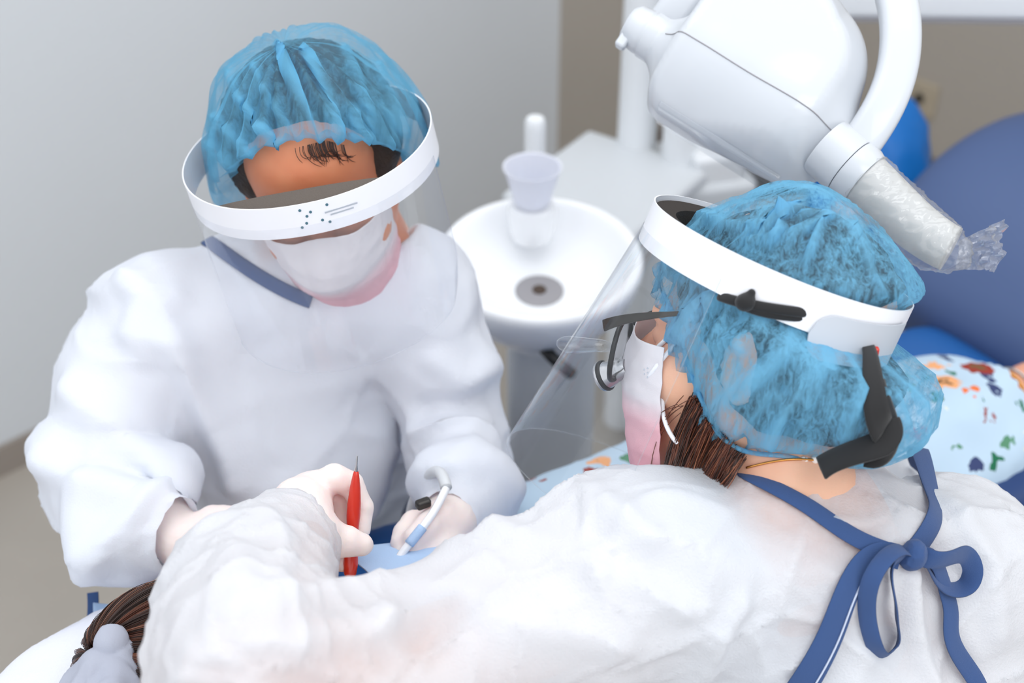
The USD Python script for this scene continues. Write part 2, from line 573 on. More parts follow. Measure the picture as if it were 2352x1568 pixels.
MAT = dict(
    wall_grey=plain('wall_grey', srgb(212, 216, 220), 0.8, 0.3, bump=(180, 0.05)),
    wall_taupe=plain('wall_taupe', srgb(176, 169, 160), 0.8, 0.3, bump=(180, 0.05)),
    floor=plain('floor_vinyl', srgb(172, 165, 156), 0.55, 0.35, vary=(2.5, srgb(164, 157, 148))),
    skirting=plain('skirting', srgb(150, 141, 133), 0.5),
    skirting_dark=plain('skirting_dark', srgb(108, 96, 88), 0.5),
    white_gloss=plain('white_gloss', srgb(238, 240, 243), 0.22, 0.5, coat=0.3),
    lamp_white=plain('lamp_white', srgb(198, 202, 208), 0.28, 0.5, coat=0.2),
    white_unit=plain('white_unit', srgb(228, 231, 234), 0.4),
    grey_unit=plain('grey_unit', srgb(205, 209, 213), 0.45),
    black=plain('black_plastic', srgb(22, 22, 24), 0.45),
    black_cloth=plain('black_cloth', srgb(26, 26, 28), 0.7, 0.3, bump=(1200, 0.3), sheen=0.2),
    dark_metal=plain('dark_metal', srgb(60, 58, 56), 0.35, 0.5, metal=0.6),
    steel=plain('steel', srgb(190, 190, 192), 0.2, 0.5, metal=1.0),
    gold=plain('gold', srgb(214, 150, 80), 0.25, metal=1.0),
    pearl=plain('pearl', srgb(240, 228, 220), 0.2, coat=0.6),
    ceramic=plain('ceramic', srgb(243, 245, 248), 0.18, 0.5, coat=0.4),
    drain=plain('drain_grey', srgb(150, 148, 152), 0.4),
    drain_hole=plain('drain_hole', srgb(70, 55, 45), 0.6),
    skin=plain('skin', srgb(232, 178, 148), 0.45, 0.4, sub=0.15, bump=(350, 0.12), vary=(14, srgb(226, 162, 134))),
    skin_warm=plain('skin_warm', srgb(214, 138, 100), 0.45, 0.4, sub=0.15, bump=(350, 0.12), vary=(14, srgb(200, 120, 84))),
    glove=plain('latex_glove', srgb(238, 222, 218), 0.5, 0.4, sub=0.25, bump=(260, 0.08)),
    scalp=plain('scalp_hair', srgb(40, 28, 22), 0.5, 0.3, bump=(300, 0.6), vary=(40, srgb(60, 44, 34))),
    hair_dark=plain('hair_dark', srgb(48, 26, 18), 0.32, 0.5),
    hair_brown=plain('hair_brown', srgb(92, 48, 32), 0.32, 0.5),
    hair_light=plain('hair_light', srgb(140, 86, 60), 0.32, 0.5),
    red=plain('red_plastic', srgb(205, 44, 22), 0.3, 0.5, coat=0.3),
    band_white=plain('band_white', srgb(236, 237, 242), 0.32, 0.5),
    clip_grey=plain('clip_grey', srgb(188, 193, 201), 0.35, 0.5),
    foam=plain('grey_foam', srgb(104, 96, 90), 0.9, 0.2, bump=(700, 0.6)),
    foam_dark=plain('dark_foam', srgb(60, 55, 52), 0.9, 0.2, bump=(700, 0.6)),
    dot=plain('printed_dot', srgb(70, 110, 125), 0.6),
    print_grey=plain('printed_grey', srgb(172, 178, 188), 0.6),
    print_pink=plain('printed_pink', srgb(225, 180, 180), 0.6),
    stitch=plain('stitch_white', srgb(190, 200, 220), 0.7),
    navy_band=plain('navy_cotton', srgb(58, 84, 132), 0.85, 0.2, bump=(1500, 0.5), sheen=0.15),
    vinyl_blue=plain('vinyl_blue', srgb(32, 92, 160), 0.42, 0.45, bump=(500, 0.06)),
    vinyl_navy=plain('vinyl_navy', srgb(72, 92, 134), 0.5, 0.4, bump=(500, 0.06)),
    vinyl_deep=plain('vinyl_deep', srgb(34, 62, 112), 0.4, 0.45),
    bag_blue=plain('bag_blue', srgb(10, 112, 196), 0.45, 0.4, bump=(60, 0.3)),
    wad_pink=plain('wad_pink', srgb(240, 215, 212), 0.6, vary=(30, srgb(226, 180, 172))),
    linen=plain('linen_cover', srgb(228, 230, 240), 0.8, 0.2, bump=(500, 0.4)),
    scrunchie=plain('scrunchie_cloth', srgb(176, 180, 194), 0.85, 0.2, bump=(1300, 0.35)),
    bib=plain('bib_blue', srgb(170, 196, 228), 0.75, 0.2, bump=(600, 0.3)),
    bag_film=clear_sheet('cling_film', (0.95, 0.95, 0.95), 0.05, 0.10, 0.08),
    visor=clear_sheet('clear_visor', (0.985, 0.99, 0.995), 0.02, 0.015, 0.0, 0.35),
    visor_soft=clear_sheet('clear_visor_hazy', (0.985, 0.988, 0.995), 0.02, 0.02, 0.035, 0.3),
    lens=clear_sheet('clear_lens', (0.96, 0.97, 0.98), 0.06, 0.01, 0.01, 0.6),
    lens_dark=clear_sheet('coated_lens', (0.45, 0.35, 0.35), 0.15, 0.02, 0.03, 0.6),
    cup=cloth('cup_plastic', srgb(240, 242, 250), 0.12, 0.3, rough=0.35, bump=0.0),
    tape=plain('grip_grey', srgb(192, 193, 192), 0.35, 0.4),
    cream=plain('cream_plate', srgb(180, 168, 148), 0.5),
    jeans=plain('navy_trousers', srgb(48, 62, 96), 0.85, 0.2),
    white_top=plain('white_scrub_top', srgb(230, 231, 236), 0.85, 0.2, bump=(1300, 0.3)),
)
MAT['gown'] = cloth('gown_thin', srgb(228, 231, 236), clear=0.42, trans=0.3, fine=420, bump=0.5, clear_var=0.05)
MAT['gown_thick'] = cloth('gown_plain', srgb(232, 237, 246), clear=0.0, trans=0.2, fine=500, bump=0.2)
MAT['cap'] = cloth('cap_blue', srgb(130, 202, 238), clear=0.46, trans=0.45, fibre=260, stretch=(1.0, 0.8, 0.25), clear_var=0.36, fine=1500, bump=0.3)
MAT['cap_soft'] = cloth('cap_blue_soft', srgb(120, 196, 232), clear=0.54, trans=0.45, fibre=110, stretch=(1.0, 1.0, 0.25), clear_var=0.2, fine=1200, bump=0.3)


def attr_mat(name, ramp, rough=0.8, attr='tint', fine=900):
    return M(name, {'a': ('attribute', {'attribute': attr}), 'r': ('rgb_ramp', {'ramp': ramp}), 'g': ('geometry', {}),
                    'n': ('noise_texture', {'scale': float(fine), 'detail': 3.0}), 'b': ('bump', {'strength': 0.25, 'distance': 0.001}),
                    'p': ('principled_bsdf', {'roughness': rough, 'specular_ior_level': 0.25}), 't': ('translucent_bsdf', {}), 'x': ('mix_closure', {'fac': 0.25})},
             [('a.fac', 'r.fac'), ('r.color', 'p.base_color'), ('r.color', 't.color'), ('g.position', 'n.vector'), ('n.fac', 'b.height'), ('b.normal', 'p.normal'),
              ('p.BSDF', 'x.closure1'), ('t.BSDF', 'x.closure2')], 'x.closure')


MAT['mask'] = attr_mat('mask_pink', [(0.0, srgb(240, 238, 242)), (0.42, srgb(240, 236, 240)), (0.62, srgb(243, 196, 206)), (1.0, srgb(244, 186, 198))])

# ================================================================== THE ROOM
def proj(p):
    r = np.asarray(p, float) - CAM
    d = r @ FC
    return 1176 + FPX * (r @ XC) / d, 784 - FPX * (r @ UC) / d, d


def box_between(a, b, thick, z0, z1, side):
    """upright slab from plan point a to b; thick grows towards plan direction side"""
    a, b = np.asarray(a, float)[:2], np.asarray(b, float)[:2]
    n = np.asarray(side, float)[:2] * thick
    q = [a, b, b + n, a + n]
    v = np.array([[*p, z] for z in (z0, z1) for p in q])
    f = np.array([[0, 2, 1], [0, 3, 2], [4, 5, 6], [4, 6, 7], [0, 1, 5], [0, 5, 4], [1, 2, 6], [1, 6, 5], [2, 3, 7], [2, 7, 6], [3, 0, 4], [3, 4, 7]])
    return fix((v, f))


WA, WB = at_z(0, 1088, 0), at_z(120, 1030, 0)
wd = nrm((WB - WA)[:2].tolist() + [0]); wn = V(-wd[1], wd[0], 0)
t = 0.0
while proj(WA + wd * t + V(0, 0, 1.2))[0] < 1299:
    t += 0.004
wall_end = WA + wd * t
struct('wall_left', box_between(WA - wd * 2.2, wall_end, 0.09, 0, 2.95, wn), MAT['wall_grey'])
struct('baseboard_left', box_between(WA - wd * 2.2 - wn * 0.012, wall_end - wn * 0.012, 0.011, 0, 0.07, wn), MAT['skirting'])
struct('wall_back', box_between(wall_end, wall_end + wd * 1.02, 0.09, 0, 2.95, wn), MAT['wall_taupe'])
struct('baseboard_back', box_between(wall_end - wn * 0.012, wall_end + wd * 1.0 - wn * 0.012, 0.011, 0, 0.09, wn), MAT['skirting_dark'])
TA = at_z(2170, 446, 0)
td = V(wn[0], wn[1], 0) * -1.0
tb = TA + td * 2.6
ta = TA - td * 1.06
struct('wall_right', box_between(ta, tb, 0.09, 0, 2.95, wd), MAT['wall_taupe'])
struct('baseboard_right', box_between(ta - wd * 0.013, tb - wd * 0.013, 0.012, 0, 0.09, wd), MAT['skirting_dark'])
struct('floor', (V(-3.2, -1.6, -0.05) + np.array([[0, 0, 0], [7.4, 0, 0], [7.4, 7.6, 0], [0, 7.6, 0], [0, 0, 0.05], [7.4, 0, 0.05], [7.4, 7.6, 0.05], [0, 7.6, 0.05]]),
                 np.array([[0, 2, 1], [0, 3, 2], [4, 5, 6], [4, 6, 7], [0, 1, 5], [0, 5, 4], [1, 2, 6], [1, 6, 5], [2, 3, 7], [2, 7, 6], [3, 0, 4], [3, 4, 7]])), MAT['floor'])


def on_wall(u, v):
    r = P(u, v, 1.0) - CAM
    return CAM + r * (((TA - CAM) @ wd) / (r @ wd))


# ---- socket plate on the taupe wall
so = on_wall(2118, 222)
Rw = np.stack([td, wd, V(0, 0, 1)])
sk = thing('wall_socket', 'blurred beige electrical socket with dark centre on the taupe wall at right', 'socket', so)
part('cover_plate', place(rbox((0.095, 0.012, 0.095), 0.005), so - wd * 0.006, Rw), MAT['cream'], sk)
part('socket_well', lathe([(0, 0), (0.012, 0), (0.014, 0.003), (0.014, 0.005), (0, 0.005)], so - wd * 0.0115, -wd), MAT['dark_metal'], sk)

# ================================================================== DENTAL UNIT BEHIND THE BASIN
cx = P(1470, 200, 2.62)
du = thing('dental_unit', 'blurred white dental unit with two round columns and a pale tray shelf', 'dental unit', (cx[0], cx[1], 0))


def column(u, v, d, r, z0, z1):
    c = P(u, v, d)
    return lathe([(0, z0), (r * 0.96, z0), (r, z0 + 0.01), (r, z1 - 0.01), (r * 0.96, z1), (0, z1)], (c[0], c[1], 0), seg=40)


part('column', column(1470, 200, 2.62, 0.037, 0.0, 2.3), MAT['white_unit'], du)
part('column', column(1566, 330, 2.62, 0.036, 0.0, 1.02), MAT['white_unit'], du)
tc = P(1490, 452, 2.55)
ang = math.atan2(-0.68, 1.0)
part('tray_shelf', place(rbox((0.27, 0.30, 0.033), 0.015), tc + V(-0.072, 0.036, 0), rotz(ang)), MAT['grey_unit'], du)
bc = P(1640, 378, 2.66)
part('instrument_box', place(rbox((0.10, 0.12, 0.10), 0.015), bc + V(-0.01, 0, 0), rotz(0.25)), MAT['white_unit'], du)
part('cabinet_body', place(rbox((0.21, 0.2, 0.62), 0.02), V(bc[0] - 0.045, bc[1] + 0.02, 0.34), rotz(0.25)), MAT['grey_unit'], du)
gp = P(1742, 385, 2.9)
part('dark_panel', place(rbox((0.3, 0.04, 0.2), 0.012), gp + V(-0.03, 0, 0.03), rotz(0.2)), MAT['black'], du)
part('panel_stand', place(rbox((0.06, 0.06, gp[2]), 0.012), V(gp[0] - 0.06, gp[1] + 0.03, gp[2] / 2)), MAT['black'], du)
b0, b1 = P(1490, -12, 2.62), P(2520, -2, 2.4)
arm = np.linspace(b0, b1, 12)
part('swing_arm', sweep(arm, 0.022, 0.032, normal=V(0, 0, 1), seg=24, power=5), MAT['white_unit'], du)
bl = arm - V(0, 0, 0.036)
part('arm_trim', sweep(bl[4:], 0.018, 0.006, normal=V(0, 0, 1), seg=12, power=4), MAT['drain'], du)

# ================================================================== SPITTOON
sc = P(1240, 590, 2.12)
tilt = nrm(V(0.0, -0.09, 1.0))
sp = thing('spittoon_basin', 'white ceramic spittoon bowl on a grey pedestal with a round drain', 'basin', (sc[0], sc[1], 0))
bowl = [(0.0, -0.066), (0.03, -0.066), (0.055, -0.062), (0.085, -0.05), (0.112, -0.03), (0.128, -0.01), (0.136, 0.0), (0.143, 0.005), (0.150, 0.004), (0.155, -0.004), (0.155, -0.014),
        (0.150, -0.035), (0.138, -0.062), (0.115, -0.086), (0.085, -0.1), (0.06, -0.105), (0.0, -0.105)]
pb = smooth_path([(r, z, 0) for r, z in bowl[1:-1]], 60)
bowl = [(0, -0.066)] + [(max(a, 0), b) for a, b, _ in pb] + [(0, -0.105)]
part('bowl', lathe(bowl, sc, tilt, 72), MAT['ceramic'], sp)
part('drain_ring', lathe([(0, 0), (0.037, 0), (0.037, 0.0022), (0.033, 0.004), (0.012, 0.003), (0.0, 0.003)], sc + tilt * -0.0662, tilt), MAT['drain'], sp)
part('drain_hole', lathe([(0, 0), (0.0105, 0), (0.0105, 0.0015), (0, 0.0015)], sc + tilt * -0.0632, tilt), MAT['drain_hole'], sp)
part('pedestal', place(rbox((0.14, 0.15, sc[2] - 0.08), 0.03), V(sc[0] + 0.02, sc[1] + 0.03, (sc[2] - 0.08) / 2)), MAT['grey_unit'], sp)
part('pedestal_collar', lathe([(0, -0.04), (0.06, -0.04), (0.07, -0.02), (0.085, 0.012), (0, 0.012)], sc + tilt * -0.11, tilt), MAT['ceramic'], sp)
kb = P(1283, 834, 2.06)
part('hose_plug', sweep(smooth_path([kb + V(-0.03, 0.06, 0.0), kb, kb + V(0.02, 0.0, -0.02)], 10), 0.009), MAT['black'], sp)
# cup filler behind the bowl
cf = P(1222, 480, 2.17)
part('cup_platform', lathe([(0, -0.05), (0.03, -0.05), (0.036, -0.03), (0.038, 0.0), (0.034, 0.008), (0, 0.008)], cf, (0, 0, 1), 40), MAT['ceramic'], sp)
part('platform_bridge', sweep(smooth_path([cf + V(0, 0, -0.03), cf + V(0, 0.05, -0.08), V(sc[0], sc[1] + 0.1, sc[2] - 0.09)], 12), 0.03), MAT['ceramic'], sp)
spv = P(1229, 320, 2.26)
part('filler_spout', lathe([(0, 0.0), (0.017, 0.0), (0.017, 0.13), (0.0165, 0.142), (0.013, 0.148), (0.0, 0.15)], spv - V(0, 0, 0.11), (0, 0, 1), 36), MAT['white_unit'], sp)
part('spout_base', sweep(smooth_path([spv - V(0, 0, 0.1), spv - V(0, 0.0, 0.16), V(sc[0], sc[1] + 0.11, sc[2] - 0.09)], 12), 0.02), MAT['white_unit'], sp)
cu = thing('drinking_cup', 'white translucent plastic cup on the platform behind the spittoon bowl', 'cup', cf + V(0, 0, 0.008))
part('cup_wall', lathe([(0, 0), (0.025, 0), (0.027, 0.004), (0.042, 0.062), (0.0445, 0.064), (0.0445, 0.066), (0.041, 0.065), (0.0255, 0.006), (0, 0.005)], cf + V(0, 0, 0.008), (0, 0, 1), 48), MAT['cup'], cu)

# ================================================================== DENTAL CHAIR
A2 = nrm(V(0.83, 0.56, 0))
B2 = V(-A2[1], A2[0], 0)
CH = V(-0.25, 0.96, 0)


def ch(along, perp, z):
    return CH + A2 * along + B2 * perp + V(0, 0, z)


dc = thing('dental_chair', 'reclined blue vinyl dental chair with navy leg rest and armrest under the patient', 'dental chair', ch(0.6, 0, 0))


def pad(prof, half, inset, thick, name, mat):
    """upholstered slab: profile of (along, z of the top) points, half width, rounded edges"""
    pr = smooth_path([(a, 0, z) for a, z in prof], 40)
    k = 44
    th = np.arange(k) / k * 2 * math.pi
    cs, sn = np.cos(th), np.sin(th)
    yy = np.sign(cs) * np.abs(cs) ** 0.35
    zz = np.sign(sn) * np.abs(sn) ** 0.6
    T = np.gradient(pr, axis=0); T /= np.linalg.norm(T, axis=1, keepdims=True)
    N = np.stack([-T[:, 2], 0 * T[:, 0], T[:, 0]], 1)
    n = len(pr)
    e = np.linspace(0, 1, n)
    sh = np.minimum(1, np.sqrt(np.maximum(1 - np.clip(1 - e / 0.1, 0, 1) ** 2.2, 0.0)) * np.sqrt(np.maximum(1 - np.clip(1 - (1 - e) / 0.1, 0, 1) ** 2.2, 0.0)) + 0.03)
    v = []
    for i in range(n):
        for j in range(k):
            c = pr[i] - N[i] * thick / 2
            q = c + N[i] * zz[j] * thick / 2 * sh[i]
            w = half * (0.86 + 0.14 * sh[i]) * yy[j]
            v.append(ch(q[0], w + inset, q[2]))
    v = np.array(v)
    f = grid_faces(n, k, wrap_v=True)
    c0, c1 = len(v), len(v) + 1
    v = np.vstack([v, v[:k].mean(0), v[-k:].mean(0)])
    i = np.arange(k); j = (i + 1) % k
    f = np.vstack([f, np.stack([np.full(k, c0), i, j], 1), np.stack([np.full(k, c1), (n - 1) * k + j, (n - 1) * k + i], 1)])
    part(name, fix((v, f)), mat, dc, smooth=True)


pad([(0.2, 0.745), (0.32, 0.71), (0.6, 0.655), (0.95, 0.635), (1.3, 0.65)], 0.25, 0.01, 0.1, 'backrest_cushion', MAT['vinyl_blue'])
pad([(1.24, 0.62), (1.31, 0.70), (1.42, 0.80), (1.56, 0.845), (1.72, 0.83), (1.95, 0.72), (2.2, 0.6)], 0.34, 0.10, 0.16, 'leg_rest_cushion', MAT['vinyl_navy'])
part('base_column', place(rbox((0.5, 0.26, 0.55), 0.05), ch(0.95, 0.0, 0.3), rotz(math.atan2(A2[1], A2[0]))), MAT['grey_unit'], dc)
part('base_plate', place(rbox((0.95, 0.5, 0.06), 0.025), ch(0.95, 0.0, 0.03), rotz(math.atan2(A2[1], A2[0]))), MAT['grey_unit'], dc)
a0, a1, a2 = P(2205, 1196, 1.815), P(2290, 1141, 1.865), P(2480, 1026, 1.995)
part('armrest', sweep(smooth_path([a0, a1, a2], 24), np.r_[0.01, 0.026, np.full(20, 0.032), 0.026, 0.01], seg=24), MAT['vinyl_deep'], dc, smooth=True)
part('armrest_bracket', sweep(smooth_path([a1 + V(0.03, 0.02, -0.02), a1 + V(0.03, 0.08, -0.12), ch(0.95, -0.1, 0.5)], 12), 0.014), MAT['steel'], dc)
part('headrest_bar', sweep(smooth_path([ch(-0.06, 0, 0.725), ch(0.08, 0, 0.70), ch(0.25, 0, 0.66)], 12), 0.03, 0.012, normal=V(0, 0, 1)), MAT['steel'], dc)

# a flap of the same cover hanging behind and the pale blue bib cloth beyond
q0 = P(232, 1372, 1.52)
bb = thing('folded_bib', 'pale blue folded paper bib hanging behind the headrest at lower left', 'bib', q0)
gu, gv = np.meshgrid(np.linspace(0, 1, 22), np.linspace(0, 1, 14), indexing='ij')
pts = np.array([P(214 + 240 * a, 1384 + 6 * math.sin(5 * a) + 150 * b, 1.56 - 0.05 * b + 0.006 * math.sin(9 * a + 3 * b)) for a, b in zip(gu.ravel(), gv.ravel())])
part('sheet', shell(pts, grid_faces(22, 14), 0.002), MAT['bib'], bb, smooth=True)
q = [P(213, 1360, 1.585), P(214, 1400, 1.58), P(208, 1450, 1.57)]
part('edge_binding', ribbon(smooth_path(q, 12), 0.012, -FC, 0.003), MAT['navy_band'], bb)

# ================================================================== BLUE WASTE BAG
wc = P(1990, 430, 2.8)
def bagf(p):
    return union([ell(wc + camdir(0.025, 0.02, 0.0), (0.095, 0.11, 0.14)), ell(wc + camdir(0.0, -0.10), (0.12, 0.12, 0.11)), ell(wc + camdir(0.062, 0.095), (0.036, 0.045, 0.085)),
                  ell(wc + camdir(-0.06, -0.03), (0.06, 0.07, 0.06))], 0.05)(p)
v, f = nets(bagf, wc - 0.3, wc + 0.3, 0.009)
n = vnormals(v, f)
v = v + n * (0.016 * (ridged(v * V(1, 1, 0.5), 11, 11) - 0.5))[:, None]
wb = thing('waste_bag', 'bright blue slumped plastic bag behind the lamp handle near the taupe wall', 'bag', (wc[0], wc[1], 0))
part('bag_film', (v, f), MAT['bag_blue'], wb, smooth=True)
part('bin', lathe([(0, 0), (0.10, 0), (0.105, 0.01), (0.125, wc[2] - 0.13), (0.12, wc[2] - 0.12), (0, wc[2] - 0.12)], (wc[0], wc[1], 0), seg=40), MAT['grey_unit'], wb)
pw = P(1955, 482, 2.64)
v, f = nets(union([ell(pw, (0.035, 0.034, 0.03)), ell(pw + V(0.018, 0, -0.015), (0.024, 0.024, 0.022))], 0.015), pw - 0.07, pw + 0.07, 0.004)
v = v + vnormals(v, f) * (0.005 * (ridged(v, 40, 4) - 0.5))[:, None]
solo('crumpled_wipe', (v, f), MAT['wad_pink'], 'pale pink crumpled wad resting against the bright blue bag', 'wipe', smooth=True)

# ================================================================== PEOPLE: SHARED SHAPES
def head_sdf(fr):
    s = fr.size
    R = fr.R
    fs = [ell((0, -.012, .040), (.076, .098, .086)), ell((0, .028, -.032), (.062, .066, .078)), rc(V(0, .045, -.088), V(0, .058, -.1), .034, .026)]
    ks = [0, .03, .02]
    for q in (-1, 1):
        fs += [rc(V(q * .048, .0, -.055), V(q * .022, .058, -.1), .026, .022), ell((q * .04, .058, -.03), (.028, .032, .03))]
        ks += [.02, .02]
    fs += [rc(V(-.036, .082, .020), V(.036, .082, .020), .0125, .0125)]; ks += [.016]
    fs += [rc(V(0, .088, .006), V(0, .112, -.030), .008, .0125)]; ks += [.012]
    for q in (-1, 1):
        fs += [ell((q * .012, .098, -.035), (.0085, .011, .008))]; ks += [.008]
    fs += [rc(V(-.017, .090, -.060), V(.017, .090, -.060), .0075, .0075), rc(V(-.015, .089, -.071), V(.015, .089, -.071), .0085, .0085)]; ks += [.006, .005]
    base = union(fs, ks)
    ears = [ell((q * .079, -.010, -.006), (.009, .020, .032), rotz(-q * .35)) for q in (-1, 1)]
    neck = rc(V(0, -.022, -.06), V(0, -.05, -.21), .054, .062)

    def f(p):
        q = (p - fr.c) @ R.T / s
        d = base(q)
        for e in (-1, 1):
            d = smax(d, -(np.linalg.norm(q - V(e * .031, .104, .0), axis=1) - .0165), .014)
            d = smin(d, np.linalg.norm((q - V(e * .031, .080, .0)) / V(1.1, 1, .9), axis=1) - .0125, .004)
        for e in ears:
            d = smin(d, e(q), .006)
        d = smin(d, neck(q), .022)
        return d * s
    return f


def finger(pts, r0, r1):
    pts = [np.asarray(p, float) for p in pts]
    r = np.linspace(r0, r1, len(pts))
    return union([rc(pts[i], pts[i + 1], r[i], r[i + 1]) for i in range(len(pts) - 1)], .002)


def bouffant(fr, rim, R, c0, E0, apex, seg=180, rows=54, pleat=0.004, npl=46, seed=1, lobe=None, sag=None):
    """gathered cap in head space: rim(s) -> local points, R(dirs) -> radius from c0, E0(s) overhang angle"""
    s = np.arange(seg) / seg * 2 * math.pi
    rp = rim(s)
    apex = nrm(apex)
    rd = rp - c0
    rr = np.linalg.norm(rd, axis=1)
    rd = rd / rr[:, None]
    rng = np.random.default_rng(seed)
    ph = np.cumsum(0.5 + rng.random(seg)); ph = ph / ph[-1] * npl
    amp = 0.5 + rng.random(npl + 2)
    out = []
    ang_full = np.arccos(np.clip(rd @ apex, -1, 1))
    for t in np.linspace(0, 1, rows):
        e0 = E0(s)
        lift = np.clip((t - 0.16) / 0.84, 0, 1)
        over = -e0 * math.sin(math.pi * min(t / 0.32, 1.0))
        a = ang_full * (1 - lift ** 0.9) - np.where(True, over, 0)
        # rotate the rim direction towards the apex
        perp = rd - (rd @ apex)[:, None] * apex
        perp /= np.linalg.norm(perp, axis=1, keepdims=True)
        d = np.cos(a)[:, None] * apex + np.sin(a)[:, None] * perp
        w = min(1.0, t / 0.17); w = w * w * (3 - 2 * w)
        rad = rr * (1 - w) + np.maximum(R(d), rr + .010 - .05 * t) * w
        fall = max(0.0, 1 - t * 1.05) ** 0.8 * min(1.0, t / 0.05)
        k = (ph % 1.0)
        pl = (1 - np.abs(2 * k - 1)) ** 1.5 * amp[ph.astype(int)]
        rad = rad + pleat * fall * (pl - 0.4)
        q = c0 + d * rad[:, None]
        out.append(q)
    v = np.stack(out, 1)                       # seg x rows x 3
    v = v.reshape(-1, 3)
    f = grid_faces(seg, rows, wrap_u=True)
    w = fr.w(v)
    if np.mean(np.einsum('ij,ij->i', vnormals(w, f), w - fr.w(c0))) < 0:
        f = f[:, ::-1]
    return w, f, fr.w(rp)


def mask_sheet(fr, w=.066, top=-.004, bot=-.122, depth=.036, seed=0, puff=.012, reach=.078):
    """pleated face mask in head space -> world mesh and tint"""
    na, nb = 50, 60
    a = np.linspace(-1, 1, na); b = np.linspace(0, 1, nb)
    A, B = np.meshgrid(a, b, indexing='ij')
    th = A * math.radians(84)
    x = w * np.sin(th) * (1 - .12 * B)
    z = top + (bot - top) * B + .012 * np.exp(-(A / .28) ** 2) * (1 - B) ** 2 * 1.3
    y = depth + reach * np.cos(th) ** 0.85 * (0.92 + .1 * np.sin(B * 2.6)) + puff * np.exp(-(A / .4) ** 2) * np.exp(-((B - .34) / .28) ** 2) - .012 * B
    pl = np.abs(((B * 5.0 + .12 * A ** 2) % 1.0) - .5)
    y = y + .0035 * pl * np.sin(np.clip(B, 0, 1) * math.pi)
    q = np.stack([x, y, z], -1).reshape(-1, 3)
    p = fr.w(q)
    f = grid_faces(na, nb)
    n = vnormals(p, f)
    if np.mean(np.einsum('ij,ij->i', n, p - fr.w((0, 0, -.06)))) < 0:
        f = f[:, ::-1]; n = -n
    p = p + n * (.002 * (ridged(p, 45, seed) - .4))[:, None]
    tint = np.concatenate([B.ravel(), B.ravel()])
    return p, f, tint


def add_mask(fr, parent, loop_from=(.060, .046), ear=(.081, -.004), seed=0, **kw):
    p, f, tint = mask_sheet(fr, seed=seed, **kw)
    m = part('mask', shell(p, f, .0012), MAT['mask'], parent, smooth=True, prim={'tint': tint}, label='pink and white pleated face mask')
    return m


# ================================================================== DENTIST (right, back to the camera)
HD = Frame(P(1752, 802, 1.345), V(-.88, .47, -.10), math.radians(26), 1.07)
SL, SR = P(1430, 1330, 1.30), P(2185, 1320, 1.43)
MID = (SL + SR) / 2
FD = nrm(np.cross([0, 0, 1], (SR - SL) * V(1, 1, 0)))       # the way the chest faces
NK = MID + FD * .015 + V(0, 0, .02)
HIP = MID + FD * -.20 + V(.07, 0, -.46)
EL, WR = P(560, 1530, 1.10), P(705, 1235, 1.345)
ERt = SR + V(.10, .11, -.17)
WRt = ERt + V(-.10, .06, .11)

dent = thing('person', 'person in white gown and blue bouffant cap seen from behind, holding a red instrument', 'person', V(HIP[0], HIP[1], .0))
dhead = head_sdf(HD)
body_fs = [dhead, rc(HD.w((0, -.03, -.1)), NK + V(0, 0, -.01), .054, .052), rc(SL + V(0, 0, -.02), SR + V(0, 0, -.02), .055, .055), rc(NK, HIP, .10, .125, .75, FD), chain([SL + V(0, 0, -.01), P(900, 1568, 1.20), EL + camdir(0, -.012)], [.046, .052, .050], .01), rc(EL, WR, .038, .024),
           rc(SR, ERt, .047, .037), rc(ERt, WRt, .037, .024)]
dbody = union(body_fs, [0, .02, .04, .05, .02, .01, .02, .02])
allp = np.array([HD.c, NK, HIP, SL, SR, EL, WR, ERt, WRt])
v, f = nets(dbody, allp.min(0) - .16, allp.max(0) + .17, .0065)
part('body', (v, f), MAT['skin'], dent, smooth=True)

# gown: one cloth surface over back, shoulders and both sleeves
CUF = P(655, 1242, 1.32)
gown_fs = [rc(SL, SR, .085, .080), rc(NK - FD * .005 + V(0, 0, -.03), HIP, .135, .18, .82, FD), rc(NK + V(0, 0, -.015), NK + V(0, 0, -.06), .078, .12),
           rc(SL + V(.02, 0, 0), P(900, 1540, 1.20), .088, .068), rc(P(905, 1540, 1.19), EL, .068, .064),
           rc(EL, P(565, 1375, 1.21), .062, .066), rc(P(565, 1375, 1.21), CUF, .064, .042),
           rc(SR, ERt, .085, .07), rc(ERt, WRt, .068, .045), rc(HIP, HIP + V(0, -.02, -.02), .19, .20, .6, V(0, 0, 1)), rc(SR + V(-.03, -.02, -.04), HIP + nrm(np.cross(FD, [0, 0, 1])) * .10 + V(0, 0, .05), .095, .13)]
gk = [0, .04, .03, .04, .02, .02, .02, .04, .02, .04, .05]
ga, gb = P(690, 1238, 1.335), P(640, 1310, 1.28)
cut_n = nrm(ga - gb)


neck_cut = union([ell(NK + FD * .05 - nrm(np.cross(FD, [0, 0, 1])) * .024 + V(0, 0, .135), (.060, .058, .066))], .01)
gown_u = union(gown_fs, gk)


def dgown(p):
    d = gown_u(p)
    return smax(d, -neck_cut(p), .012)


def sleeve_disp(p):
    """crumples of thin non-woven cloth: long creases with flat panes between them"""
    ax_ = nrm(SL - EL)
    q = p - ((p - EL) @ ax_)[:, None] * ax_ * .35
    wv_ = np.stack([meshkit.noise(p * 9, 31 + k) - .5 for k in range(3)], 1)
    q = q + wv_ * .05
    arm = np.clip(1.25 - np.linalg.norm(p - EL, axis=1) / .40, 0, 1)
    r1, t1 = crumple(q, .085, 5, .009)
    r2, t2 = crumple(q + wv_ * .02, .042, 8, .005)
    big = 1 - np.abs(2 * meshkit.noise(q * 8, 21) - 1)
    return .012 * (big - .6) + .0060 * r1 + .0050 * t1 + (.0016 + .0016 * arm) * r2 + (.0014 + .0016 * arm) * t2


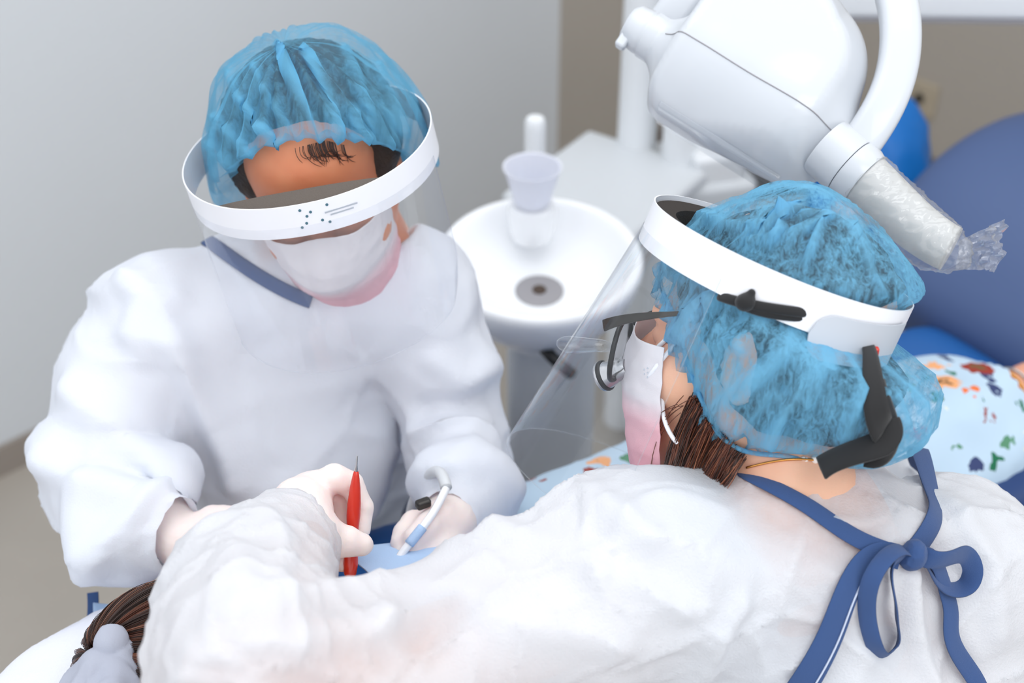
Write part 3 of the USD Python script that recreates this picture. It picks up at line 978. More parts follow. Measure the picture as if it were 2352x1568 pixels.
v, f = nets(dgown, allp.min(0) - .21, allp.max(0) + .14, .005)
n = vnormals(v, f)
folds = [  # (picture polyline, width, height) of the folds that can be told apart
    ([(885, 1270), (900, 1330), (885, 1420)], .013, .012), ([(930, 1300), (1010, 1390), (990, 1480)], .018, -.010),
    ([(600, 1390), (760, 1360), (880, 1345)], .012, .008), ([(450, 1500), (640, 1480), (860, 1440)], .014, .007),
    ([(1690, 1390), (1640, 1470), (1600, 1568)], .012, .010), ([(2075, 1330), (2090, 1430), (2130, 1568)], .012, .013),
    ([(2010, 1330), (1990, 1450), (1960, 1568)], .016, .008), ([(2190, 1180), (2260, 1300), (2290, 1450)], .016, .008),
    ([(1420, 1180), (1560, 1260), (1700, 1330)], .02, .006), ([(1150, 1240), (1350, 1300), (1560, 1400)], .016, .009),
    ([(1000, 1350), (1200, 1440), (1420, 1480)], .016, .008), ([(1370, 1135), (1400, 1190), (1480, 1240)], .014, .010),
    ([(520, 1260), (560, 1330), (540, 1400)], .012, .008), ([(620, 1200), (650, 1280), (640, 1340)], .010, .008)]
dsp = sleeve_disp(v)
for pl_, w_, h_ in folds:
    tp = [trace(dgown, a, b) for a, b in pl_]
    dsp = dsp + h_ * np.exp(-(seg_dist(v, tp) / w_) ** 2)
v = v + n * dsp[:, None]
# open cuff at the wrist
ca = nrm(CUF - P(565, 1375, 1.21))
v, f = open_end(v, f, CUF + ca * .012, ca, .09)
keep_ = np.unique(f)
remap_ = np.zeros(len(v), int); remap_[keep_] = np.arange(len(keep_))
v, f, dsp = v[keep_], remap_[f], dsp[keep_]
# cloth that clings to the arm lets the skin show through, loose cloth does not
gown_d = part('gown', (v, f), MAT['gown'], dent, smooth=True, prim={'ply': np.clip((dbody(v) - .012) / .026, 0, 1) * .9 + .1}, label='white crumpled non-woven gown with navy ties')


def gsurf(u, vv, off=.004):
    p = trace(dgown, u, vv)
    g = grad(dgown, p[None])[0]; g = nrm(g)
    k = np.argmin(((v - p) ** 2).sum(1))
    return p + g * (max(0.0, dsp[k]) + off), g


def strap(name, pl_, width, off=.004, n_=40, label=None, lift=None):
    qs = [gsurf(a, b, off) for a, b in pl_]
    path = smooth_path([q[0] for q in qs], n_)
    nn = smooth_path([q[1] for q in qs], n_)
    if lift is not None:
        path = path + nn * (lift(np.linspace(0, 1, n_)))[:, None]
    return path, nn


path, nn = strap('tie', [(1700, 1098), (1740, 1118), (1850, 1165), (1950, 1230), (2010, 1262), (2050, 1275)], .017)
part('tie', ribbon(path, .0165, nn, .0016), MAT['navy_band'], gown_d, smooth=True)
path, nn = strap('tie', [(2102, 1096), (2130, 1128), (2130, 1165), (2105, 1215), (2085, 1250), (2062, 1276)], .02)
part('tie', ribbon(path, .0200, nn, .0016), MAT['navy_band'], gown_d, smooth=True)
path, nn = strap('tie', [(2040, 1280), (1975, 1290), (1935, 1345), (1900, 1440), (1870, 1510), (1835, 1580)], .02, .006)
part('tie', ribbon(path, np.linspace(.022, .026, len(path)), nn, .0016), MAT['navy_band'], gown_d, smooth=True)
part('tie_seam', ribbon(path + nn * .0012 + np.cross(nn, nrm(path[-1] - path[0])) * .0085, .0014, nn, .0012), MAT['stitch'], gown_d, smooth=True)
path, nn = strap('tie', [(2072, 1280), (2120, 1300), (2148, 1350), (2165, 1400), (2165, 1440), (2190, 1500), (2235, 1580)], .02, .009)
part('tie', ribbon(path, .0175, nn, .0016), MAT['navy_band'], gown_d, smooth=True)


def bow(pl_, width, bulge, seed=0):
    """loop of ribbon: out along the points and back, standing proud of the cloth"""
    qs = [gsurf(a, b, c) for a, b, c in pl_]
    path = smooth_path([q[0] for q in qs], 60)
    nn = smooth_path([q[1] for q in qs], 60)
    T = np.gradient(path, axis=0); T /= np.linalg.norm(T, axis=1, keepdims=True)
    B = np.cross(T, nn)
    tw = np.linspace(0.5, 1.0, 60)[:, None]
    N = nn * math.cos(bulge) + B * math.sin(bulge)
    return ribbon(path, width, N, .0016)


part('bow_loop', bow([(2052, 1274, .010), (2000, 1272, .022), (1968, 1310, .020), (1966, 1400, .012), (1985, 1470, .008), (2030, 1498, .006), (2046, 1480, .008), (2038, 1425, .012), (2018, 1370, .016), (2008, 1310, .014), (2048, 1280, .010)], .0165, .95),
     MAT['navy_band'], gown_d, smooth=True)
part('bow_loop', bow([(2065, 1272, .010), (2120, 1282, .026), (2180, 1295, .022), (2205, 1320, .016), (2200, 1345, .010), (2160, 1352, .010), (2120, 1325, .008), (2070, 1280, .008)], .0185, .75), MAT['navy_band'], gown_d, smooth=True)
kp, kn = gsurf(2058, 1274, .012)
kf = union([ell(kp, (.0105, .0125, .0145)), ell(kp + camdir(-.006, -.004), (.008, .009, .010))], .006)
vk, fk = nets(kf, kp - .03, kp + .03, .0016)
part('bow_knot', (vk + vnormals(vk, fk) * (.0016 * (ridged(vk, 150, 2) - .4))[:, None], fk), MAT['navy_band'], gown_d, smooth=True)

# white scrub top that shows between the gown's ties
tf = union([rc(NK + V(0, 0, -.012) - FD * .01, NK + V(0, 0, -.06) - FD * .02, .082, .112), rc(SL + V(.05, .01, -.01), SR + V(-.05, -.01, -.01), .068, .066)], .03)
tcut = ell(NK + FD * .05 - nrm(np.cross(FD, [0, 0, 1])) * .030 + V(0, 0, .125), (.055, .053, .058))
tff = lambda p: smax(tf(p), -tcut(p), .008)
vt, ft = nets(tff, NK - .26, NK + .26, .0055)
part('scrub_top', (vt, ft), MAT['white_top'], dent, smooth=True)

# ---- glove and hand on the red instrument
def hand_left():
    w0 = P(705, 1232, 1.35)
    mc = {'i': P(712, 1128, 1.405), 'm': P(696, 1140, 1.425), 'r': P(690, 1165, 1.44), 'p': P(690, 1195, 1.45)}
    fs = [rc(P(640, 1275, 1.31), w0, .027, .027), rc(w0, P(690, 1165, 1.385), .027, .030), rc(w0, mc['i'], .024, .0155), rc(w0, mc['m'], .024, .015), rc(w0, mc['r'], .022, .014), rc(w0, mc['p'], .02, .013),
          rc(mc['i'], mc['p'], .016, .013),
          finger([mc['i'], P(768, 1098, 1.40), P(806, 1112, 1.405), P(832, 1165, 1.408), P(829, 1214, 1.405)], .0155, .0095),
          finger([mc['m'], P(752, 1115, 1.425), P(784, 1150, 1.425), P(790, 1225, 1.42), P(786, 1290, 1.408)], .0148, .0098),
          finger([mc['r'], P(742, 1150, 1.44), P(762, 1205, 1.44), P(752, 1275, 1.43)], .0135, .0092),
          finger([mc['p'], P(725, 1195, 1.45), P(735, 1240, 1.45), P(722, 1285, 1.44)], .0115, .0082),
          finger([P(705, 1235, 1.355), P(748, 1238, 1.362), P(796, 1243, 1.366), P(830, 1250, 1.372)], .0215, .0115)]
    return union(fs, [0, .012, .012, .012, .012, .012, .012, .007, .006, .006, .006, .012])


hf = hand_left()
hb = np.array([P(640, 1275, 1.31), P(835, 1100, 1.40), P(690, 1320, 1.45), P(840, 1250, 1.37)])
vh, fh = nets(hf, hb.min(0) - .035, hb.max(0) + .035, .0028)
nh = vnormals(vh, fh)
vh = vh + nh * (.0008 * (ridged(vh, 90, 8) - .4))[:, None]
part('glove', (vh, fh), MAT['glove'], dent, smooth=True, label='pale latex glove pinching the red instrument')

# right hand glove resting out of sight over the patient
wr2 = WRt
hr = [rc(wr2, wr2 + V(-.06, .05, -.01), .026, .03)] + [finger([wr2 + V(-.06 - .004 * i, .05, -.01) + V(.012, .016, 0) * (i - 1.5), wr2 + V(-.10, .075, -.02) + V(.014, .018, 0) * (i - 1.5), wr2 + V(-.12, .09, -.045) + V(.014, .018, 0) * (i - 1.5)], .010, .0085) for i in range(4)]
vr, frr = nets(union(hr, .006), wr2 - .17, wr2 + .17, .004)
part('glove', (vr, frr), MAT['glove'], dent, smooth=True)

# ---- blue bouffant cap
# the gathered edge: near side read off the picture on the skull, far side mirrored
def _on_head(u, v_):
    g = lambda p: np.minimum(dhead(p), ell((0, -.014, .04), (.084, .106, .094))(HD.l(p)) * HD.size) - .006
    return HD.l(trace(g, u, v_, 1.0, 1.6))


near = [_on_head(*q) for q in ((1522, 668), (1552, 735), (1570, 800), (1592, 870), (1618, 935), (1655, 1000), (1712, 1036), (1790, 1046))]
near = [q for q in near if q[0] < -.01]
loop_ = [V(0, .095, .078)] + near + [V(0, -.088, -.085)] + [q * V(-1, 1, 1) for q in near[::-1]] + [V(0, .095, .078)]
_rim = smooth_path(loop_, 721)[:-1]


def rimD(s):
    a_ = np.arange(720) / 720 * 2 * math.pi
    q = np.stack([np.interp(s, a_, _rim[:, i], period=2 * math.pi) for i in range(3)], 1)
    return q * V(-1, 1, 1)


c0D = V(0, -.024, .035)


def RD(d):
    x, y, z = d.T
    base = 1 / np.sqrt((x / .102) ** 2 + (y / np.where(y > 0, .108, np.where(z > 0, .114, .122))) ** 2 + (z / np.where(z > 0, .113, .127)) ** 2)
    bump = .010 * (meshkit.noise(d * 3.1 + 5, 4) - .4) + .026 * np.exp(-((y + .75) ** 2 + (z + .55) ** 2) / .16) 
    return base + bump - .011 * np.exp(-((y + .6) ** 2 + (z - .72) ** 2 + .4 * x ** 2) / .16)


E0D = lambda s: .10 + .16 * (np.cos(s) < 0) * np.abs(np.cos(s)) + .03 * np.sin(s) ** 2
cv, cf_, rimw = bouffant(HD, rimD, RD, c0D, E0D, (0, -.42, .9), pleat=.0075, npl=40, seed=5)
cn = vnormals(cv, cf_)
warp = .02 * (meshkit.noise(cv * 14, 3) - .5)
lq = HD.l(cv)
cap_folds = [([(1590, 480), (1690, 520), (1840, 470)], 9, .006), ([(1800, 478), (1795, 520), (1775, 560)], 8, .007), ([(1890, 520), (1870, 560), (1850, 600)], 8, .007), ([(1900, 505), (1810, 540), (1700, 548)], 8, .005),
             ([(1950, 520), (1990, 600), (2040, 690)], 10, .004), ([(1840, 500), (1910, 500), (1990, 560)], 9, .004), ([(1530, 600), (1570, 640), (1640, 650)], 9, .005), ([(1700, 640), (1702, 690)], 8, .006),
             ([(1740, 650), (1748, 700)], 10, .006), ([(1560, 770), (1610, 700), (1680, 680), (1760, 740)], 16, .010), ([(1850, 770), (1760, 850), (1650, 930)], 20, .008), ([(1960, 790), (1860, 890), (1770, 1000)], 20, .008),
             ([(1990, 850), (1965, 930), (1940, 1010)], 14, .006), ([(1700, 790), (1690, 860), (1660, 900)], 9, .005), ([(1800, 900), (1720, 980), (1700, 1040)], 12, -.006), ([(1900, 860), (1830, 930), (1810, 990)], 14, -.006),
             ([(1620, 820), (1650, 800), (1720, 800)], 12, .006), ([(2090, 880), (2120, 960), (2090, 1040)], 12, .006), ([(2060, 900), (2080, 1000)], 9, .005), ([(1640, 960), (1740, 1010), (1860, 1030)], 12, .005)]
edge_w = np.tile(np.clip(np.linspace(0, 1, 54) / .14, 0, 1), 180)
fd_ = screen_folds(cv, cn, cap_folds)
cv = cv + cn * (.0060 * (ridged(lq * V(1, .55, 1) + warp[:, None], 15, 12, 1) ** 2 - .35) + .0012 * (ridged(cv, 60, 9, 1) - .4) + 1.4 * fd_)[:, None] * edge_w[:, None]
SHD = dict(ax=.111, ay=.120, y0=.001, z0=.072, tau=.26)


def squeeze(fr, w, sh, h):
    """the band of the shield presses the cap in"""
    q = fr.l(w)
    c, s_ = math.cos(sh['tau']), math.sin(sh['tau'])
    y = (q[:, 1] - sh['y0']) * c + (q[:, 2] - sh['z0']) * s_
    z = -(q[:, 1] - sh['y0']) * s_ + (q[:, 2] - sh['z0']) * c
    e = np.sqrt((q[:, 0] / sh['ax']) ** 2 + (y / sh['ay']) ** 2)
    k = np.clip((h * 2.2 - np.abs(z)) / (h * 1.2), 0, 1)
    k = k * k * (3 - 2 * k)
    sc_ = 1 + k * (np.minimum(1, .965 / np.maximum(e, .3)) - 1)
    x, y = q[:, 0] * sc_, y * sc_
    return fr.w(np.stack([x, sh['y0'] + y * c - z * s_, sh['z0'] + y * s_ + z * c], 1))


cv = squeeze(HD, cv, SHD, .0165)
cv_d = cv
cap_d = part('cap', (cv, cf_), MAT['cap'], dent, smooth=True, prim={'ply': np.clip(np.abs(fd_) / .006, 0, 1) * .8}, label='sheer blue bouffant cap')
part('elastic', sweep(rimw, .0022, closed=True, seg=8), MAT['cap'], cap_d, smooth=True)
# hair under the cap and below it
sf = union([ell((0, -.015, .042), (.082, .100, .086)), ell((0, -.068, -.012), (.07, .05, .06)), ell((-.05, -.028, -.018), (.031, .045, .042)), ell((.05, -.028, -.018), (.031, .045, .042)), ell((0, -.095, .02), (.05, .033, .05))], .025)
scut = lambda q: q[:, 1] - (.072 - .45 * np.maximum(-q[:, 2] + .02, 0) * 1.0 - .0 * q[:, 2])
ssf = lambda p: smax(sf(HD.l(p)), scut(HD.l(p)) - .012, .015)
vs, fs_ = nets(ssf, HD.c - .17, HD.c + .17, .005)
vs = vs + vnormals(vs, fs_) * (.005 * (ridged(HD.l(vs) * V(1, .35, 1), 60, 6) - .4))[:, None]
vs = squeeze(HD, vs, dict(SHD, ax=.102, ay=.110), .02)
hair_d = part('hair', (vs, fs_), MAT['scalp'], dent, smooth=True, label='brown hair showing below the cap by the cheek')
rng = np.random.default_rng(11)
gx_, gy_ = np.linspace(1440, 1740, 11), np.linspace(860, 1150, 11)
gd_ = np.array([[(trace(lambda p: np.minimum(dbody(p), dgown(p) + .004), a, b, .9, 1.6) - CAM) @ FC for b in gy_] for a in gx_])
from scipy.interpolate import RegularGridInterpolator
from scipy.ndimage import gaussian_filter
_hd = RegularGridInterpolator((gx_, gy_), gaussian_filter(np.minimum(gd_, 1.36), .7), bounds_error=False, fill_value=None)


def hairp(u, v_, lift):
    """point a little in front of the neck, cheek or collar"""
    return P(u, v_, float(_hd((u, v_))) - lift)


groups = {'hair_dark': [], 'hair_brown': [], 'hair_light': []}
for i in range(2200):
    t = rng.random()
    a = np.array([(1592, 915), (1640, 985), (1706, 1052)])
    st = np.array([np.interp(t, [0, .5, 1], a[:, 0]), np.interp(t, [0, .5, 1], a[:, 1])]) + rng.normal(0, 5, 2)
    en = np.array([1528 + 112 * t ** 1.3 + rng.normal(0, 7), 1122 + 14 * t + rng.normal(0, 7)])
    lay = .004 + .014 * rng.random() + .004 * math.sin(t * 19)
    mid = (st + en) / 2 + np.array([-12 + 10 * t, 6]) + rng.normal(0, 4, 2)
    c = smooth_path([hairp(*st, lay * .6), hairp(*mid, lay + .004), hairp(*en, -.016)], 9)
    k = 'hair_dark' if rng.random() < .42 + .2 * math.sin(t * 23) else ('hair_brown' if rng.random() < .75 else 'hair_light')
    groups[k].append(c)
for i in range(7):                                           # loose wisps over the mask
    st = np.array([1560 + rng.normal(0, 22), 925 + rng.normal(0, 16)])
    en = np.array([1500 + rng.normal(0, 14), 1040 + rng.normal(0, 40)])
    c = smooth_path([hairp(*st, .012), hairp(*((st + en) / 2 + np.array([-22 + rng.normal(0, 10), -6])), .022), hairp(*en, .012)], 14)
    groups['hair_brown'].append(c)
for k, cs in groups.items():
    strands('hair_strands', cs, .00075, MAT[k], hair_d)

add_mask(HD, dent, seed=3, puff=.012, bot=-.120, w=.072, depth=.057, reach=.061)
_mp = mask_sheet(HD, seed=3, puff=.012, bot=-.120, w=.072, depth=.057, reach=.061)[0]
_mr = _mp - CAM; _md = _mr @ FC
_muv = np.stack([1176 + FPX * (_mr @ XC) / _md, 784 - FPX * (_mr @ UC) / _md], 1)
for u_, v_ in ((1478, 850), (1486, 846), (1482, 860), (1490, 857), (1486, 868)):
    k = np.argmin(((_muv - V(u_, v_)) ** 2).sum(1) + 1e5 * np.maximum(_md - _md.min() - .12, 0))
    part('printed_dot', lathe([(0, 0), (.0009, 0), (.0009, .0003), (0, .0003)], _mp[k] - FC * .0012, -FC, 10), MAT['print_grey'], dent)
HL = lambda *q: HD.w(q)
for pl_ in (((1470, 842), (1500, 808), (1540, 770), (1600, 725)), ((1488, 868), (1515, 832), (1552, 790), (1606, 745))):
    part('ear_loop', sweep(smooth_path([trace(dbody, a, b, .9, 1.6) + (CAM - trace(dbody, a, b, .9, 1.6)) * .003 for a, b in pl_], 16), .0023, seg=8), MAT['band_white'], dent, smooth=True)
part('ear_loop', sweep(smooth_path([HL(-.060, .064, -.05), HL(-.068, .052, -.074), HL(-.071, .040, -.084)], 16), .0022, seg=8), MAT['band_white'], dent, smooth=True)

# necklace
nc = []
for t in np.linspace(0, 1, 30):
    nc.append((1715 + 175 * t, 1074 - 16 * math.sin(t * math.pi * .8) - 5 * t))
pn = [trace(dbody, a, b) + grad(dbody, trace(dbody, a, b)[None])[0] * .0015 for a, b in nc]
neckl = part('necklace', sweep(np.array(pn), .0011, seg=8), MAT['gold'], dent, smooth=True, label='thin gold necklace with a pearl at the nape')
for (a, b, r) in ((1873, 1054, .0042), (1845, 1053, .0022), (1852, 1055, .0022)):
    c = trace(dbody, a, b)
    part('bead', place((trimesh.creation.icosphere(subdivisions=2, radius=r).vertices, trimesh.creation.icosphere(subdivisions=2, radius=r).faces), c), MAT['pearl'], neckl, smooth=True)

# trousers and stool below the frame
def seated_legs(hip, fwd, knee_d, mat, parent, spread=.11, seat_z=.5):
    r = nrm(np.cross(fwd, [0, 0, 1]))
    fs = []
    for q in (-1, 1):
        h = hip + r * q * .09; k = hip + fwd * knee_d + r * q * spread; k[2] = hip[2] - .0
        a = k + fwd * .02; a[2] = .09
        fs += [rc(h, k, .085, .062), rc(k, a, .062, .045), rc(a + V(0, 0, -.045), a + fwd * .14 + V(0, 0, -.05), .042, .036)]
    u = union(fs, .02)
    allq = np.array([hip, hip + fwd * (knee_d + .2), hip + V(0, 0, -hip[2])])
    v, f = nets(u, allq.min(0) - V(.28, .28, .02), allq.max(0) + V(.28, .28, .12), .014)
    part('trousers', (v, f), mat, parent, smooth=True)


seated_legs(HIP + V(0, 0, -.02), A2, .40, MAT['jeans'], dent)


def stool(x, y, z, label):
    s = thing('stool', label, 'stool', (x, y, 0))
    part('seat', lathe([(0, z - .07), (.15, z - .07), (.175, z - .05), (.18, z - .03), (.17, z - .008), (0, z)], (x, y, 0), seg=40), MAT['vinyl_deep'], s)
    part('gas_column', lathe([(0, .07), (.03, .07), (.03, z - .068), (0, z - .068)], (x, y, 0), seg=24), MAT['steel'], s)
    for i in range(5):
        a = i * 2 * math.pi / 5
        e = V(x + .26 * math.cos(a), y + .26 * math.sin(a), .06)
        part('leg', sweep(np.array([V(x, y, .085), (V(x, y, .085) + e) / 2, e]), np.r_[.022, .019, .015], seg=12), MAT['steel'], s)
        part('caster', place(rbox((.03, .04, .05), .012), e + V(0, 0, -.033)), MAT['black'], s)


stool(HIP[0], HIP[1], HIP[2] - .187, 'round navy seated stool under the person seen from behind')

# ---- red instrument
pt = P(818, 1082, 1.378); pe = P(803, 1334, 1.405)
pa = pe - pt; Lp = np.linalg.norm(pa)
wx = thing('wax_knife', 'slim red dental instrument with a steel tip held upright in the gloved fingers', 'dental instrument', pe)
prof = [(0, 0), (.0022, .0), (.0032, .004), (.0052, .018), (.0066, .036), (.0068, .05), (.0058, .066), (.0054, .08), (.0066, .092), (.0074, .104), (.0062, .116), (.003, .1235), (0, .125)]
prof = [(r, z / .125 * Lp) for r, z in prof]
part('handle', lathe(prof, pt, pa, 28), MAT['red'], wx, smooth=True)
part('tip', lathe([(0, -.016), (.0009, -.0155), (.0011, -.006), (.0021, .002), (0, .002)], pt, pa, 16), MAT['steel'], wx, smooth=True)

# ================================================================== ASSISTANT (left, facing the camera, head bowed)
HA = Frame(P(738, 400, 1.56), V(.08, -.93, -.30), math.radians(11))
NA = V(-.245, 1.405, 1.03)
SAR, SAL = P(385, 755, 1.63), P(930, 665, 1.67)            # her right shoulder is at the left of the picture
HPA = V(-.265, 1.61, .56)
FA = nrm(V(.05, -1, 0))
EAR, EAL = P(238, 1085, 1.60), P(1055, 1060, 1.68)
WAR, WAL = P(425, 1245, 1.50), P(1045, 1175, 1.535)

asst = thing('person', 'person in white gown facing the camera with head bowed, blue bouffant cap and face shield', 'person', (HPA[0], HPA[1], 0))
ahead = head_sdf(HA)
abody = union([ahead, rc(HA.w((0, -.03, -.1)), NA, .054, .064), rc(SAR, SAL, .052, .052), rc(NA, HPA, .10, .125, .75, FA), rc(SAR, EAR, .046, .036), rc(EAR, WAR, .036, .025),
               rc(SAL, EAL, .046, .036), rc(EAL, WAL, .036, .025)], [0, .02, .04, .05, .02, .01, .02, .01])
aq = np.array([HA.c, NA, HPA, SAR, SAL, EAR, EAL, WAR, WAL])
v, f = nets(abody, aq.min(0) - .16, aq.max(0) + .17, .0065)
part('body', (v, f), MAT['skin_warm'], asst, smooth=True)

ag = [rc(SAR + V(.01, 0, 0), SAL, .078, .072), rc(NA + V(0, -.005, -.03), HPA, .125, .135, .85, FA), rc(NA + V(0, 0, -.02), NA + V(0, 0, -.07), .075, .12),
      rc(SAR, P(285, 880, 1.62), .080, .074), rc(P(285, 880, 1.62), EAR, .074, .070), rc(EAR, P(290, 1215, 1.54), .07, .056), rc(P(290, 1215, 1.54), P(395, 1245, 1.50), .060, .036),
      rc(P(150, 1052, 1.575), P(385, 1090, 1.555), .042, .034), rc(SAL, P(1010, 850, 1.68), .068, .060), rc(P(1010, 850, 1.68), EAL, .060, .056), rc(EAL, P(1075, 1140, 1.58), .058, .056), rc(P(1085, 1130, 1.58), P(1035, 1185, 1.52), .056, .032),
      rc(P(590, 900, 1.70), P(660, 1080, 1.72), .11, .11), rc(P(790, 1000, 1.72), P(800, 1100, 1.72), .055, .035),
      rc(HPA, HPA + V(0, 0, -.02), .14, .15, .6, V(0, 0, 1))]
akk = [0, .04, .03, .04, .02, .02, .018, .010, .04, .02, .02, .014, .05, .04, .04]
agu = union(ag, akk)
acut = ell(HA.w((0, -.005, -.115)), (.078, .078, .075))
agown = lambda p: smax(agu(p), -acut(p), .012)
v, f = nets(agown, aq.min(0) - .21, aq.max(0) + .14, .007)
n = vnormals(v, f)
warp = .035 * (meshkit.noise(v * 7, 61) - .5)
dsp = .013 * (ridged(v * V(1, 1, .7) + warp[:, None], 6.5, 51, 2) - .45) + .004 * (ridged(v + warp[:, None], 17, 58, 1) - .4)
r1, t1 = crumple(v + warp[:, None], .12, 15, .012)
dsp += .005 * r1 + .004 * t1
calm = np.clip(1.2 - np.linalg.norm((v - P(640, 880, 1.6)) / V(.2, .25, .2), axis=1), 0, 1)
dsp *= 1 - .6 * calm
afolds = [([(155, 890), (240, 960), (330, 1050), (400, 1095)], .018, .014), ([(400, 790), (470, 930), (530, 1050), (545, 1110)], .018, .016), ([(560, 820), (600, 960), (640, 1060)], .03, -.010),
          ([(100, 1060), (200, 1110), (330, 1150), (420, 1135)], .018, .018), ([(200, 1310), (260, 1240), (360, 1170), (430, 1180)], .016, .016), ([(170, 1160), (190, 1260)], .02, .010),
          ([(300, 640), (330, 690), (300, 760)], .016, .012), ([(430, 560), (400, 680), (330, 800)], .018, .010), ([(1000, 830), (1060, 880), (1120, 850)], .016, .012),
          ([(960, 990), (1050, 985), (1130, 1010)], .015, .014), ([(980, 940), (1050, 930), (1120, 900)], .016, -.012), ([(1000, 1060), (1100, 1050), (1190, 1120)], .018, .012),
          ([(960, 1120), (1010, 1090), (1060, 1085)], .014, .010), ([(180, 720), (240, 680), (300, 660)], .014, .010)]
for pl_, w_, h_ in afolds:
    tp = [trace(agown, a, b) for a, b in pl_]
    dsp = dsp + h_ * np.exp(-(seg_dist(v, tp) / w_) ** 2)
v = v + n * dsp[:, None]
for cc, frm in ((P(395, 1245, 1.50), P(290, 1215, 1.54)), (P(1035, 1185, 1.52), P(1085, 1130, 1.58))):
    v, f = open_end(v, f, cc, nrm(cc - frm), .07)
gown_a = part('gown', (v, f), MAT['gown_thick'], asst, smooth=True, label='white gown with navy neck binding, cool and smooth over the chest')


def agsurf(u, vv, off=.004):
    p = trace(agown, u, vv)
    g = nrm(grad(agown, p[None])[0])
    k = np.argmin(((v - p) ** 2).sum(1))
    return p + g * (max(0.0, dsp[k]) + off), g


qs = [agsurf(a, b, .003) for a, b in ((478, 556), (525, 588), (590, 632), (660, 670), (715, 692))]
path = smooth_path([q[0] for q in qs], 30)
part('neck_binding', ribbon(path, .0155, smooth_path([q[1] for q in qs], 30), .0025), MAT['navy_band'], gown_a, smooth=True)

# gloves
def glove(w0, arm, kn, tips, thumb, name='glove', mat='glove', label=None):
    fs = [rc(w0 + (arm - w0) * .32, w0, .036, .027)]
    ks = [0]
    for i, k_ in enumerate(kn):
        fs.append(rc(w0, k_, .023, .0145)); ks.append(.012)
    fs.append(rc(kn[0], kn[-1], .015, .0125)); ks.append(.012)
    for i, t_ in enumerate(tips):
        r = (.0105, .0108, .0102, .0090)[i]
        fs.append(finger([kn[i], *t_], .0145 if i < 3 else .0125, r * .9)); ks.append(.006)
    fs.append(finger([w0 + (kn[0] - w0) * .25, *thumb], .019, .0105)); ks.append(.01)
    u = union(fs, ks)
    allq = np.vstack([[w0], [w0 + (arm - w0) * .32], kn, *[np.array(t) for t in tips], thumb])
    vv, ff = nets(u, allq.min(0) - .035, allq.max(0) + .035, .003)
    vv = vv + vnormals(vv, ff) * (.0008 * (ridged(vv, 80, 6) - .4))[:, None]
    return part(name, (vv, ff), MAT[mat], asst, smooth=True, label=label)


glove(P(425, 1245, 1.50), EAR, [P(505, 1210, 1.49), P(510, 1225, 1.475), P(512, 1245, 1.465), P(508, 1262, 1.46)],
      [[P(560, 1215, 1.47), P(598, 1240, 1.46), P(620, 1268, 1.45)], [P(565, 1235, 1.455), P(600, 1262, 1.45), P(618, 1290, 1.44)],
       [P(562, 1258, 1.45), P(590, 1285, 1.44), P(603, 1308, 1.435)], [P(548, 1278, 1.45), P(570, 1298, 1.44), P(580, 1316, 1.435)]],
      [P(490, 1195, 1.50), P(540, 1192, 1.49), P(585, 1205, 1.475)], label='pale latex glove beside the patient\'s head')
glove(P(1035, 1195, 1.51), EAL, [P(985, 1205, 1.50), P(990, 1228, 1.485), P(1000, 1248, 1.475), P(1015, 1262, 1.47)],
      [[P(950, 1200, 1.485), P(928, 1222, 1.475), P(918, 1246, 1.465)], [P(955, 1228, 1.475), P(935, 1250, 1.465), P(925, 1272, 1.455)],
       [P(965, 1255, 1.465), P(948, 1275, 1.455), P(940, 1292, 1.45)], [P(985, 1275, 1.46), P(972, 1292, 1.45), P(962, 1305, 1.445)]],
      [P(1010, 1185, 1.485), P(985, 1205, 1.465), P(950, 1235, 1.452)], label='pale latex glove holding the suction tube')
st = smooth_path([P(1025, 1120, 1.475), P(1005, 1160, 1.462), P(975, 1205, 1.446), P(935, 1255, 1.44), P(905, 1300, 1.435)], 24)
su = thing('suction_tube', 'thin white and blue suction tube held in the gloved hand below the basin', 'suction tube', st[-1])
part('tube', sweep(st, .0042, seg=14), MAT['white_gloss'], su, smooth=True)
part('sleeve', sweep(st[12:18], .0052, seg=14), MAT['bib'], su, smooth=True)
hs = smooth_path([P(1025, 1120, 1.475), P(1010, 1085, 1.50), P(965, 1120, 1.56), P(940, 1200, 1.62), P(930, 1330, 1.68)], 30)
part('hose', sweep(hs, .0062, seg=14), MAT['grey_unit'], su, smooth=True)
cl = P(972, 1156, 1.468)
part('valve', place(rbox((.016, .010, .010), .003), cl, rotz(.5)), MAT['dark_metal'], su)

# cap
def rimA(s):
    return np.stack([.087 * np.sin(s), -.035 + .072 * np.cos(s), .012 + .098 * np.cos(s) - .034 * np.sin(s) ** 2], 1)


def RA(d):
    x, y, z = d.T
    base = 1 / np.sqrt((x / .115) ** 2 + (y / np.where(y > 0, .118, .13)) ** 2 + (z / .128) ** 2)
    return base + .012 * (meshkit.noise(d * 2.7 + 3, 14) - .45) + .012 * np.exp(-((np.abs(x) - .85) ** 2 + (z + .3) ** 2) / .12)


